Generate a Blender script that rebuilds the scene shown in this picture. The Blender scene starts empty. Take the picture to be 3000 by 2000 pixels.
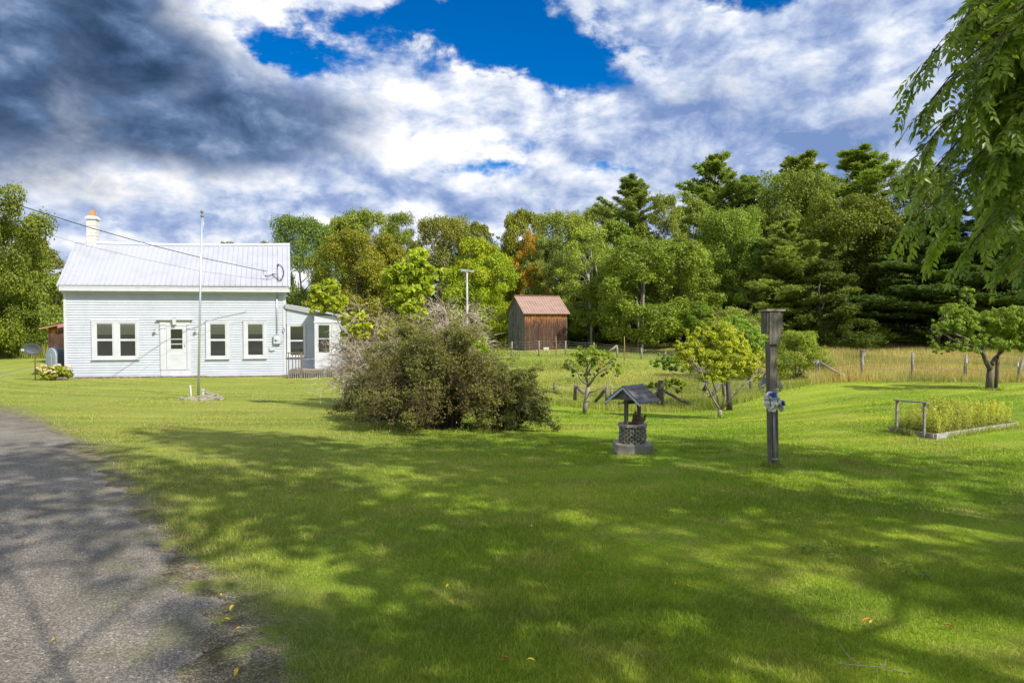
import bpy, math, random
import numpy as np
from mathutils import Vector, Matrix

S = bpy.context.scene
COL = S.collection
F = 2000.0                      # focal length in photograph pixels (24 mm on 36 mm)
EYE = 1.7
PITCH = math.atan(55 / F)

# ------------------------------------------------------------------ camera
cd = bpy.data.cameras.new('camera'); cam = bpy.data.objects.new('camera', cd); COL.objects.link(cam)
cam.location = (0, 0, EYE); cam.rotation_euler = (math.pi / 2 - PITCH, 0, 0)
cd.sensor_width = 36; cd.lens = 24; cd.clip_end = 3000; cd.clip_start = 0.05
S.camera = cam

# ------------------------------------------------------------------ light
SUN_AZ = math.radians(48)       # from -Y towards +X
SUN_EL = math.radians(43)
sd = Vector((math.sin(SUN_AZ) * math.cos(SUN_EL), -math.cos(SUN_AZ) * math.cos(SUN_EL), math.sin(SUN_EL)))
sl = bpy.data.lights.new('sun', 'SUN'); sun = bpy.data.objects.new('sun', sl); COL.objects.link(sun)
sl.energy = 4.6; sl.angle = math.radians(0.53); sl.color = (1.0, 0.955, 0.89)
sun.rotation_euler = (-sd).to_track_quat('-Z', 'Y').to_euler(); sun.location = (20, -20, 40)

S.view_settings.view_transform = 'Standard'; S.view_settings.look = 'None'
S.view_settings.exposure = 0.50; S.view_settings.gamma = 1
S.cycles.max_bounces = 6; S.cycles.diffuse_bounces = 3; S.cycles.glossy_bounces = 2
S.cycles.transmission_bounces = 4; S.cycles.transparent_max_bounces = 6
S.cycles.use_denoising = True
S.cycles.caustics_reflective = False; S.cycles.caustics_refractive = False


class NT:
    """short-hand for building node trees"""
    def __init__(s, tree): s.t = tree; tree.nodes.clear()
    def n(s, typ, **kw):
        nd = s.t.nodes.new(typ)
        for k, v in kw.items(): setattr(nd, k, v)
        return nd
    def put(s, sock, v):
        if isinstance(v, bpy.types.NodeSocket): s.t.links.new(v, sock)
        elif v is not None:
            if hasattr(sock.default_value, '__len__') and not hasattr(v, '__len__'): v = (v,) * len(sock.default_value)
            if hasattr(v, '__len__') and len(v) == 3 and len(sock.default_value) == 4: v = (*v, 1)
            sock.default_value = v
    def m(s, op, a, b=None, c=None, clamp=False):
        nd = s.n('ShaderNodeMath', operation=op, use_clamp=clamp); s.put(nd.inputs[0], a)
        if b is not None: s.put(nd.inputs[1], b)
        if c is not None: s.put(nd.inputs[2], c)
        return nd.outputs[0]
    def vm(s, op, a, b=None):
        nd = s.n('ShaderNodeVectorMath', operation=op); s.put(nd.inputs[0], a)
        if b is not None: s.put(nd.inputs[3 if op == 'SCALE' else 1], b)
        return nd.outputs['Value'] if op in ('DOT_PRODUCT', 'LENGTH') else nd.outputs[0]
    def mix(s, f, a, b, typ='MIX'):
        nd = s.n('ShaderNodeMix', data_type='RGBA', blend_type=typ); s.put(nd.inputs[0], f); s.put(nd.inputs[6], a); s.put(nd.inputs[7], b)
        return nd.outputs[2]
    def noise(s, vec, scale, detail=4, rough=.5, dist=0.0):
        nd = s.n('ShaderNodeTexNoise'); s.put(nd.inputs['Vector'], vec); nd.inputs['Scale'].default_value = scale
        nd.inputs['Detail'].default_value = detail; nd.inputs['Roughness'].default_value = rough; nd.inputs['Distortion'].default_value = dist
        return nd.outputs['Fac']
    def ramp(s, f, stops, interp='LINEAR'):
        nd = s.n('ShaderNodeValToRGB'); s.put(nd.inputs[0], f); cr = nd.color_ramp; cr.interpolation = interp
        while len(cr.elements) < len(stops): cr.elements.new(.5)
        for e, (p, c) in zip(cr.elements, stops):
            e.position = p; e.color = (*c, 1) if len(c) == 3 else c
        return nd.outputs[0]
    def step(s, v, lo, hi):
        nd = s.n('ShaderNodeMapRange', interpolation_type='SMOOTHSTEP'); s.put(nd.inputs[0], v); s.put(nd.inputs[1], lo); s.put(nd.inputs[2], hi)
        return nd.outputs[0]
    def comb(s, x, y, z):
        nd = s.n('ShaderNodeCombineXYZ'); [s.put(nd.inputs[i], v) for i, v in enumerate((x, y, z))]; return nd.outputs[0]
    def attr(s, name): return s.n('ShaderNodeAttribute', attribute_name=name)


# ------------------------------------------------------------------ sky with clouds
W = bpy.data.worlds.new('World'); S.world = W; W.use_nodes = True
w = NT(W.node_tree)
sky = w.n('ShaderNodeTexSky', sky_type='NISHITA', sun_disc=False, sun_elevation=SUN_EL, sun_rotation=math.pi - SUN_AZ,
          air_density=1.0, dust_density=0.3, ozone_density=3.0)
hs = w.n('ShaderNodeHueSaturation'); w.put(hs.inputs['Color'], sky.outputs[0]); hs.inputs['Saturation'].default_value = 1.65; hs.inputs['Hue'].default_value = .512
bg1 = w.n('ShaderNodeBackground'); w.put(bg1.inputs[0], hs.outputs[0]); bg1.inputs[1].default_value = 0.098
tc = w.n('ShaderNodeTexCoord').outputs['Generated']
sx = w.n('ShaderNodeSeparateXYZ'); w.put(sx.inputs[0], tc); X, Y, Z = sx.outputs
zz = w.m('ADD', w.m('MAXIMUM', Z, 0.0), 1.0)
q = w.comb(w.m('MULTIPLY', X, 1.9), w.m('MULTIPLY', Y, 1.9), w.m('MULTIPLY', Z, 3.3))
warp = w.n('ShaderNodeTexNoise'); w.put(warp.inputs['Vector'], q); warp.inputs['Scale'].default_value = 3.0; warp.inputs['Detail'].default_value = 3
q = w.vm('ADD', q, w.vm('SCALE', w.vm('SUBTRACT', warp.outputs['Color'], (.5, .5, .5)), .10))
def con(v, k): return w.m('ADD', w.m('MULTIPLY', w.m('SUBTRACT', v, .5), k), .5)
n1 = con(w.noise(q, 4.3, 13, .60), 2.1)
q2 = w.vm('ADD', q, (0.040, -0.020, 0.060))
n1b = con(w.noise(q2, 4.3, 9, .57), 2.1)
nbig = con(w.noise(q, 1.1, 3, .5), 2.0)
yy = w.m('MAXIMUM', Y, 0.05)
U = w.m('DIVIDE', X, yy); V = w.m('DIVIDE', Z, yy)
front = w.step(Y, 0.0, 0.15)
def soft(u, v, ru, rv, lo=.25, hi=1.5):
    a = w.m('DIVIDE', w.m('SUBTRACT', U, u), ru); b = w.m('DIVIDE', w.m('SUBTRACT', V, v), rv)
    d = w.m('SQRT', w.m('ADD', w.m('MULTIPLY', a, a), w.m('MULTIPLY', b, b)))
    return w.m('MULTIPLY', w.m('SUBTRACT', 1.0, w.step(d, lo, hi)), front)
def mx_(a, *r):
    for b in r: a = w.m('MAXIMUM', a, b)
    return a
hole = mx_(soft(-.06, .43, .22, .075), soft(.05, .385, .16, .05), w.m('MULTIPLY', soft(-.29, .385, .13, .04), .7), w.m('MULTIPLY', soft(.03, .222, .20, .016), .45), w.m('MULTIPLY', soft(.34, .47, .10, .03), .7))
dark = mx_(soft(-.74, .38, .46, .19, .3, 1.3), soft(-.42, .285, .24, .075, .3, 1.35))
dark = w.m('SUBTRACT', dark, w.m('MULTIPLY', soft(-.27, .47, .16, .09), 1.0), clamp=True)
dark = w.step(w.m('ADD', dark, w.m('MULTIPLY', w.m('SUBTRACT', n1, .5), .9)), .02, .95)
cov = w.m('ADD', w.m('MULTIPLY', n1, .8), w.m('ADD', w.m('MULTIPLY', nbig, .2), .24))
cov = w.m('SUBTRACT', cov, w.m('MULTIPLY', hole, .62))
cov = w.m('ADD', cov, w.m('MULTIPLY', dark, .5))
cloud = w.step(cov, .27, .56)
emb = w.m('MULTIPLY', w.m('SUBTRACT', n1, n1b), 1.45)
shade = w.m('ADD', w.m('ADD', emb, .52), w.m('MULTIPLY', w.m('SUBTRACT', .55, nbig), .5), clamp=True)
lit = mx_(soft(-.52, .20, .30, .045), soft(-.12, .30, .17, .10), soft(-.33, .46, .16, .07))
shade = w.m('ADD', shade, w.m('SUBTRACT', w.m('MULTIPLY', lit, .34), w.m('MULTIPLY', soft(.5, .30, .45, .22), .16)), clamp=True)
ccol = w.ramp(shade, [(0, (.20, .31, .58)), (.3, (.36, .46, .72)), (.55, (.58, .67, .86)), (.8, (.86, .90, 1.0)), (1, (1.10, 1.10, 1.10))])
dshade = w.m('ADD', w.m('ADD', w.m('MULTIPLY', emb, .7), .37), w.m('MULTIPLY', w.m('SUBTRACT', nbig, .5), .7), clamp=True)
dcol = w.ramp(dshade, [(0, (.030, .065, .135)), (.3, (.065, .12, .235)), (.55, (.13, .21, .37)), (.8, (.28, .37, .56)), (1, (.50, .58, .74))])
ccol = w.mix(dark, ccol, dcol)
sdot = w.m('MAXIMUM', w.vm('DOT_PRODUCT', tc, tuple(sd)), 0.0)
bg2 = w.n('ShaderNodeBackground'); w.put(bg2.inputs[0], ccol); w.put(bg2.inputs[1], w.m('ADD', .72, w.m('MULTIPLY', w.m('POWER', sdot, 2.0), .35)))  # cloud strength boosted toward the sun, added to lift light in the shade
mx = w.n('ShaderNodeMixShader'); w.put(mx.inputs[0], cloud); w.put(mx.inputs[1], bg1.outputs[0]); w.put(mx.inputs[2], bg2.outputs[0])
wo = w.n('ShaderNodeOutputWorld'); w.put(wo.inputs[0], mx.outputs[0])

# ------------------------------------------------------------------ photograph measurements -> world
def ray(px, py):
    u = (px - 1500) / F; v = -(py - 1000) / F
    return np.array([u, math.cos(PITCH) + v * math.sin(PITCH), -math.sin(PITCH) + v * math.cos(PITCH)])
def P(px, py, D):
    d = ray(px, py); k = D / d[1]
    return np.array([d[0] * k, D, EYE + d[2] * k])

CTRL = [(1500, 2000, 3.2), (760, 2000, 3.2), (0, 2000, 3.2), (3000, 2000, 3.2), (2268, 1365, 8), (1850, 1325, 9.3), (1200, 1255, 12.3),
        (2740, 1283, 11), (2605, 1258, 12), (2975, 1243, 13), (580, 1165, 20), (200, 1107, 31), (835, 1102, 32.4), (270, 1350, 8.6), (60, 1225, 14.3), (0, 1200, 16),
        (2905, 1142, 20), (2525, 1117, 24), (3000, 1120, 24), (2525, 1052, 38), (3000, 1050, 38), (2108, 1228, 16), (2137, 1200, 18.5), (1713, 1212, 17), (1870, 1210, 18),
        (1570, 1180, 21), (2200, 1180, 19.5), (2330, 1135, 22), (2500, 1205, 15), (2420, 1178, 18), (1625, 1172, 23), (1935, 1190, 20), (1600, 1112, 31), (1950, 1120, 29), (1600, 1045, 41), (1800, 1045, 42),
        (1530, 1028, 46), (1660, 1025, 46), (1960, 1050, 42), (50, 1090, 36), (0, 1048, 47), (100, 1150, 22), (1000, 1155, 22), (1000, 1110, 29.5), (1300, 1130, 24), (2250, 1100, 30)]
cp = np.array([P(*c) for c in CTRL])
extra = np.array([[x, y, z] for x, y, z in [(-6, 0, 0.02), (0, -4, 0), (8, 0, .05), (-14, 0, .1), (14, -4, .2), (16, 6, .1), (0, -20, 0), (-30, 0, .3), (30, 0, .4), (-40, 25, -.3), (-45, 50, -.3), (40, 30, .3),
                                            (-20, 60, -.2), (0, 62, .3), (20, 62, .6), (45, 55, .9), (-20, 90, .3), (20, 90, 1.5), (60, 90, 2.), (-60, 90, .2), (0, -60, 0), (70, 0, 1), (-70, 0, 0)]])
cp = np.vstack([cp, extra])
def _phi(r): return np.sqrt(r * r + 1.0)
_n = len(cp)
_A = np.zeros((_n + 3, _n + 3)); _r = np.linalg.norm(cp[:, None, :2] - cp[None, :, :2], axis=2)
_A[:_n, :_n] = _phi(_r) - np.eye(_n) * 0.15
_A[:_n, _n] = 1; _A[:_n, _n + 1:] = cp[:, :2]; _A[_n, :_n] = 1; _A[_n + 1:, :_n] = cp[:, :2].T
_w = np.linalg.solve(_A, np.concatenate([cp[:, 2], [0, 0, 0]]))
def gz(x, y):
    x = np.asarray(x, float); y = np.asarray(y, float); sh = x.shape
    x = x.ravel(); y = y.ravel(); out = np.zeros(len(x))
    rr = np.sqrt(x * x + y * y); k = np.minimum(1, 100 / np.maximum(rr, 1e-6)); xc = x * k; yc = y * k
    for i in range(0, len(x), 20000):
        sl_ = slice(i, i + 20000)
        r = np.sqrt((xc[sl_, None] - cp[None, :, 0]) ** 2 + (yc[sl_, None] - cp[None, :, 1]) ** 2)
        out[sl_] = _phi(r) @ _w[:_n] + _w[_n] + xc[sl_] * _w[_n + 1] + yc[sl_] * _w[_n + 2]
    return out.reshape(sh)
def G(px, D):
    x = (px - 1500) / F * D; return Vector((x, D, float(gz(x, D))))
def GP(px, py):      # ground point seen at a pixel
    d = ray(px, py); lo, hi = 1.0, 80.0
    ks = np.linspace(lo, hi, 1600); zs = EYE + d[2] * ks - gz(d[0] * ks, d[1] * ks)
    i = int(np.argmax(zs < 0)); k = ks[i]
    return Vector((d[0] * k, d[1] * k, EYE + d[2] * k))

def lawn_edge(px):
    return np.interp(px, [-800, 100, 160, 1380, 1400, 1570, 1700, 1870, 1990, 2090, 2200, 2330, 2450, 3000, 4200],
                     [47, 47, 70, 70, 24, 21, 19.2, 18.2, 18.0, 18.6, 19.8, 22, 24, 23.6, 23])
def vnoise(x, y, s, seed=0):
    """cheap value noise in numpy"""
    xi = np.floor(x / s).astype(np.int64); yi = np.floor(y / s).astype(np.int64); fx = x / s - xi; fy = y / s - yi
    fx = fx * fx * (3 - 2 * fx); fy = fy * fy * (3 - 2 * fy)
    def h(a, b):
        v = (a * 374761393 + b * 668265263 + seed * 974711) & 0x7fffffff
        v = ((v ^ (v >> 13)) * 1274126177) & 0x7fffffff
        return ((v ^ (v >> 16)) & 0xffff) / 65535.0
    return (h(xi, yi) * (1 - fx) + h(xi + 1, yi) * fx) * (1 - fy) + (h(xi, yi + 1) * (1 - fx) + h(xi + 1, yi + 1) * fx) * fy
# right edge of the gravel road, from the near end to where it leaves at the left
RE = np.array([[-3.6, -12], [-2.2, -3], [-1.35, 2.0]] + [list(GP(a, b)[:2]) for a, b in [(770, 2000), (700, 1880), (640, 1790), (560, 1690), (460, 1590), (390, 1480), (290, 1350), (180, 1270), (90, 1225), (0, 1196)]] + [[-14.5, 18.2], [-20, 22], [-30, 27], [-60, 36]])
def road_signed(x, y):
    """distance past the road's right edge (negative on the road)"""
    best = np.full(np.shape(x), 1e9); sgn = np.ones(np.shape(x))
    for (ax, ay), (bx, by) in zip(RE[:-1], RE[1:]):
        dx, dy = bx - ax, by - ay; t = np.clip(((x - ax) * dx + (y - ay) * dy) / (dx * dx + dy * dy), 0, 1)
        qx = x - ax - t * dx; qy = y - ay - t * dy; d = np.hypot(qx, qy); s = np.sign(dx * qy - dy * qx)
        m = d < best; best = np.where(m, d, best); sgn = np.where(m, s, sgn)
    return -best * sgn


# ------------------------------------------------------------------ mesh helpers
def tag(o, label=None, cat=None, group=None, kind=None):
    if label: o['label'] = label
    if cat: o['category'] = cat
    if group: o['group'] = group
    if kind: o['kind'] = kind
    return o
def empty(name, loc=(0, 0, 0), rz=0, label=None, cat=None, group=None):
    o = bpy.data.objects.new(name, None); COL.objects.link(o); o.location = loc; o.rotation_euler[2] = rz
    o.empty_display_size = .2
    return tag(o, label, cat, group)
def link(name, me, mat, parent=None):
    o = bpy.data.objects.new(name, me); COL.objects.link(o)
    if mat is not None:
        for m_ in (mat if isinstance(mat, (list, tuple)) else [mat]): me.materials.append(m_)
    if parent is not None: o.parent = parent
    return o
def npmesh(name, v, k, attrs=None):
    """v: (N*k,3), consecutive k-gons"""
    me = bpy.data.meshes.new(name); nv = len(v); nf = nv // k
    me.vertices.add(nv); me.vertices.foreach_set('co', np.ascontiguousarray(v, dtype=np.float32).ravel())
    me.loops.add(nv); me.loops.foreach_set('vertex_index', np.arange(nv, dtype=np.int32))
    me.polygons.add(nf); me.polygons.foreach_set('loop_start', np.arange(0, nv, k, dtype=np.int32))
    try: me.polygons.foreach_set('loop_total', np.full(nf, k, dtype=np.int32))
    except Exception: pass
    for an, av in (attrs or {}).items():
        a = me.attributes.new(an, 'FLOAT', 'POINT'); a.data.foreach_set('value', np.repeat(av, k).astype(np.float32) if len(av) == nf else av.astype(np.float32))
    me.update(); me.validate(); return me

class MB:
    def __init__(s): s.v = []; s.f = []; s.a = []; s.cur = 0.5; s.sm = []
    def add(s, vs, fs, smooth=False):
        b = len(s.v); s.v += [tuple(map(float, p)) for p in vs]; s.f += [tuple(b + i for i in f) for f in fs]
        s.a += [s.cur] * len(vs); s.sm += [smooth] * len(fs); return s
    def box(s, x0, y0, z0, x1, y1, z1, M=None):
        vs = [(x, y, z) for z in (z0, z1) for y in (y0, y1) for x in (x0, x1)]
        if M is not None: vs = [M @ Vector(p) for p in vs]
        return s.add(vs, [(0, 2, 3, 1), (4, 5, 7, 6), (0, 1, 5, 4), (2, 6, 7, 3), (0, 4, 6, 2), (1, 3, 7, 5)])
    def beam(s, a, b, w_, h_, up=(0, 0, 1)):
        a = Vector(a); b = Vector(b); d = (b - a).normalized(); r = d.cross(Vector(up))
        if r.length < 1e-3: r = d.cross(Vector((0, 1, 0)))
        r.normalize(); u = r.cross(d)
        vs = [p + r * sx_ * w_ / 2 + u * sz_ * h_ / 2 for p in (a, b) for sx_, sz_ in ((-1, -1), (1, -1), (1, 1), (-1, 1))]
        return s.add(vs, [(3, 2, 1, 0), (4, 5, 6, 7), (0, 1, 5, 4), (1, 2, 6, 5), (2, 3, 7, 6), (3, 0, 4, 7)])
    def tube(s, pts, rad, n=8, cap=True):
        pts = [Vector(p) for p in pts]
        if not hasattr(rad, '__len__'): rad = [rad] * len(pts)
        vs = []; ref = None
        for i, p in enumerate(pts):
            d = (pts[min(i + 1, len(pts) - 1)] - pts[max(i - 1, 0)]); d = d.normalized() if d.length > 1e-9 else Vector((0, 0, 1))
            if ref is None:
                ref = d.cross(Vector((0, 0, 1)));
                if ref.length < .1: ref = d.cross(Vector((1, 0, 0)))
            ref = (ref - d * ref.dot(d)).normalized(); bi = d.cross(ref)
            for k in range(n):
                t = 2 * math.pi * k / n; vs.append(p + (ref * math.cos(t) + bi * math.sin(t)) * rad[i])
        fs = [(i * n + k, i * n + (k + 1) % n, (i + 1) * n + (k + 1) % n, (i + 1) * n + k) for i in range(len(pts) - 1) for k in range(n)]
        s.add(vs, fs, True)
        if cap:
            b = len(s.v) - len(vs); m = len(pts) - 1
            s.f += [tuple(b + k for k in range(n))[::-1], tuple(b + m * n + k for k in range(n))]; s.sm += [False, False]
        return s
    def lathe(s, prof, n=24, c=(0, 0, 0), cap=True):
        vs = [(c[0] + r * math.cos(2 * math.pi * k / n), c[1] + r * math.sin(2 * math.pi * k / n), c[2] + z) for r, z in prof for k in range(n)]
        fs = [(i * n + k, i * n + (k + 1) % n, (i + 1) * n + (k + 1) % n, (i + 1) * n + k) for i in range(len(prof) - 1) for k in range(n)]
        s.add(vs, fs, True)
        if cap:
            b = len(s.v) - len(vs); m = len(prof) - 1
            s.f += [tuple(b + k for k in range(n))[::-1], tuple(b + m * n + k for k in range(n))]; s.sm += [False, False]
        return s
    def prism(s, poly, axis, a, b):
        """poly of 2-D points extruded along axis from a to b"""
        def p3(p, t): return (t, p[0], p[1]) if axis == 'x' else (p[0], t, p[1]) if axis == 'y' else (p[0], p[1], t)
        n = len(poly); vs = [p3(p, a) for p in poly] + [p3(p, b) for p in poly]
        fs = [(i, (i + 1) % n, n + (i + 1) % n, n + i) for i in range(n)] + [tuple(range(n))[::-1], tuple(range(n, 2 * n))]
        return s.add(vs, fs)
    def build(s, name, mat, parent=None, bevel=0):
        me = bpy.data.meshes.new(name); me.from_pydata(s.v, [], s.f); me.update()
        a = me.attributes.new('v', 'FLOAT', 'POINT'); a.data.foreach_set('value', np.array(s.a, dtype=np.float32))
        me.polygons.foreach_set('use_smooth', s.sm)
        o = link(name, me, mat, parent)
        if bevel:
            b = o.modifiers.new('bevel', 'BEVEL'); b.width = bevel; b.segments = 1; b.limit_method = 'ANGLE'
        return o


# ------------------------------------------------------------------ materials
MATS = {}
def mat(name, col, rough=.7, metal=0, spec=.4, noise=None, bump=None, attrmix=None, coord='Object', stretch=(1, 1, 1), colfn=None):
    m_ = bpy.data.materials.new(name); m_.use_nodes = True; t = NT(m_.node_tree)
    vec = t.vm('MULTIPLY', t.n('ShaderNodeTexCoord').outputs[coord], stretch)
    c = t.mix(1, (0, 0, 0), col)
    if noise:                                   # (scale, other colour, lo, hi)
        for sc_, c2, lo, hi in (noise if isinstance(noise, list) else [noise]):
            c = t.mix(t.step(t.noise(vec, sc_, 5, .6), lo, hi), c, c2)
    if attrmix:
        c = t.mix(t.attr('v').outputs['Fac'], c, attrmix, )
    if colfn: c = colfn(t, vec, c)
    p = t.n('ShaderNodeBsdfPrincipled'); t.put(p.inputs['Base Color'], c); p.inputs['Roughness'].default_value = rough
    p.inputs['Metallic'].default_value = metal; p.inputs['Specular IOR Level'].default_value = spec
    if bump:
        b = t.n('ShaderNodeBump'); b.inputs['Strength'].default_value = bump[1]; b.inputs['Distance'].default_value = bump[2] if len(bump) > 2 else .01
        t.put(b.inputs['Height'], t.noise(vec, bump[0], 5, .6)); t.put(p.inputs['Normal'], b.outputs[0])
    o = t.n('ShaderNodeOutputMaterial'); t.put(o.inputs[0], p.outputs[0]); MATS[name] = m_; return m_

def leafmat(name, c0, c1, accent=None, afrac=.1, transl=.35, tint=True, rough=.55, spec=.3):
    """leaf colour runs c0..c1 with the leaf's own attribute v; object colour tints the copy"""
    m_ = bpy.data.materials.new(name); m_.use_nodes = True; t = NT(m_.node_tree)
    v = t.attr('v').outputs['Fac']
    stops = [(0, c0), (.6, c1), (1 - afrac, c1)] + ([(min(1, 1 - afrac * .6), accent), (1, accent)] if accent else [])
    c = t.ramp(v, stops)
    if tint:
        oi = t.n('ShaderNodeObjectInfo'); c = t.mix(1, c, oi.outputs['Color'], 'MULTIPLY')
    nz = t.noise(t.n('ShaderNodeTexCoord').outputs['Object'], .45, 2)
    c = t.mix(1, c, t.ramp(nz, [(.3, (.78, .8, .8)), (.7, (1.2, 1.15, 1.0))]), 'MULTIPLY')
    p = t.n('ShaderNodeBsdfPrincipled'); t.put(p.inputs['Base Color'], c); p.inputs['Roughness'].default_value = rough; p.inputs['Specular IOR Level'].default_value = spec
    tr = t.n('ShaderNodeBsdfTranslucent'); t.put(tr.inputs[0], t.mix(1, c, (1.15, 1.2, .6), 'MULTIPLY'))
    mxx = t.n('ShaderNodeMixShader'); mxx.inputs[0].default_value = transl; t.put(mxx.inputs[1], p.outputs[0]); t.put(mxx.inputs[2], tr.outputs[0])
    o = t.n('ShaderNodeOutputMaterial'); t.put(o.inputs[0], mxx.outputs[0]); MATS[name] = m_; return m_

LEAF = leafmat('foliage', (.062, .088, .012), (.260, .310, .046), (.40, .38, .06), .06)
NEEDLE = leafmat('pine_needles', (.085, .120, .026), (.30, .370, .095), None, .0, .35)
BARK = mat('bark', (.13, .105, .08), .9, noise=(9, (.05, .04, .03), .35, .65), bump=(22, .8, .02), stretch=(1, 1, .25))
BARKL = mat('pale_bark', (.27, .23, .18), .9, noise=(6, (.12, .10, .08), .45, .7), bump=(22, .6, .02), stretch=(1, 1, .4))
WHITE = mat('white_paint', (.56, .57, .58), .45, noise=(3, (.48, .49, .50), .4, .8))
SIDING = mat('siding_paint', (.50, .525, .555), .5, noise=(1.5, (.44, .465, .50), .35, .75))
ROOFW = mat('white_metal_roof', (.385, .392, .41), .45, metal=0, noise=(.8, (.33, .335, .355), .45, .75), spec=.5)
CONC = mat('concrete', (.30, .27, .215), .9, noise=(6, (.17, .15, .115), .4, .7), bump=(40, .4, .01))
STONE = mat('flat_stone', (.30, .27, .19), .9, noise=[(5, (.13, .12, .09), .4, .7), (14, (.50, .47, .33), .5, .8)], bump=(14, .7, .03))
METAL = mat('aluminium', (.62, .64, .67), .35, metal=.7)
GREYM = mat('grey_box_metal', (.50, .52, .52), .5, noise=(4, (.42, .44, .45), .4, .7))
BLACK = mat('black_cable', (.015, .015, .017), .5)
def woodcol(dark, mid, light, orange=None):
    def fn(t, vec, c):
        s = t.noise(vec, 7, 6, .65, .4); c = t.ramp(s, [(.28, dark), (.5, mid), (.72, light)])
        c = t.mix(t.m('MULTIPLY', t.attr('v').outputs['Fac'], .6), c, dark)
        if orange:
            pz = t.n('ShaderNodeSeparateXYZ'); t.put(pz.inputs[0], t.n('ShaderNodeTexCoord').outputs['Object'])
            hgt = t.m('MULTIPLY', t.m('SUBTRACT', pz.outputs[2], orange[1]), orange[2])
            f = t.step(t.m('ADD', t.noise(vec, 6, 5, .65), hgt), .47, .74)
            c = t.mix(t.m('MULTIPLY', f, .9), c, orange[0])
        return c
    return fn
WOODG = mat('weathered_wood', (1, 1, 1), .85, colfn=woodcol((.06, .050, .038), (.17, .145, .11), (.33, .295, .24)), stretch=(6, 6, .8), bump=(30, .5, .01))
WOODH = mat('weathered_rail', (1, 1, 1), .85, colfn=woodcol((.10, .085, .065), (.28, .25, .20), (.50, .46, .38)), stretch=(3, 3, 3), bump=(30, .5, .01))
WOODD = mat('dark_wood', (1, 1, 1), .85, colfn=woodcol((.03, .024, .018), (.09, .072, .055), (.18, .15, .12)), stretch=(5, 5, 1), bump=(30, .5, .01))
BARNF = mat('barn_boards', (1, 1, 1), .85, colfn=woodcol((.022, .013, .009), (.085, .040, .022), (.26, .15, .09), ((.58, .22, .05), 1.9, .24)), stretch=(5, 5, .45), bump=(30, .5, .02))
BARNS = mat('barn_side_boards', (1, 1, 1), .85, colfn=woodcol((.04, .037, .034), (.16, .15, .14), (.38, .36, .34)), stretch=(5, 5, .5), bump=(30, .5, .02))
BARNR = mat('barn_roof_metal', (.33, .215, .165), .5, noise=(2, (.27, .17, .125), .4, .7))
SHINGLE = mat('asphalt_shingle', (.095, .09, .088), .9, noise=(160, (.17, .165, .16), .45, .7), bump=(200, .4, .003))
GLASSB = mat('window_glass', (.05, .055, .06), .08, spec=.8)
DARKIN = mat('dark_interior', (.20, .20, .21), .8)
BLIND = mat('striped_blind', (.55, .55, .42), .7, colfn=lambda t, vec, c: t.ramp(t.m('FRACT', t.m('MULTIPLY', (lambda s_: (t.put(s_.inputs[0], vec), s_.outputs[2])[1])(t.n('ShaderNodeSeparateXYZ')), 13)),
            [(0, (.80, .80, .62)), (.35, (.7, .58, .16)), (.5, (.26, .26, .22)), (.7, (.80, .80, .66))], 'CONSTANT'))
def glass_material():
    m_ = bpy.data.materials.new('clear_glass'); m_.use_nodes = True; t = NT(m_.node_tree)
    gl = t.n('ShaderNodeBsdfGlossy'); gl.inputs['Roughness'].default_value = .03; gl.inputs[0].default_value = (.9, .95, 1, 1)
    tr = t.n('ShaderNodeBsdfTransparent'); tr.inputs[0].default_value = (.96, .97, .96, 1)
    fr = t.n('ShaderNodeFresnel'); fr.inputs[0].default_value = 1.6
    mm = t.n('ShaderNodeMixShader'); t.put(mm.inputs[0], t.m('ADD', fr.outputs[0], .06)); t.put(mm.inputs[1], tr.outputs[0]); t.put(mm.inputs[2], gl.outputs[0])
    o = t.n('ShaderNodeOutputMaterial'); t.put(o.inputs[0], mm.outputs[0]); return m_
GLASS = glass_material()

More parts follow.
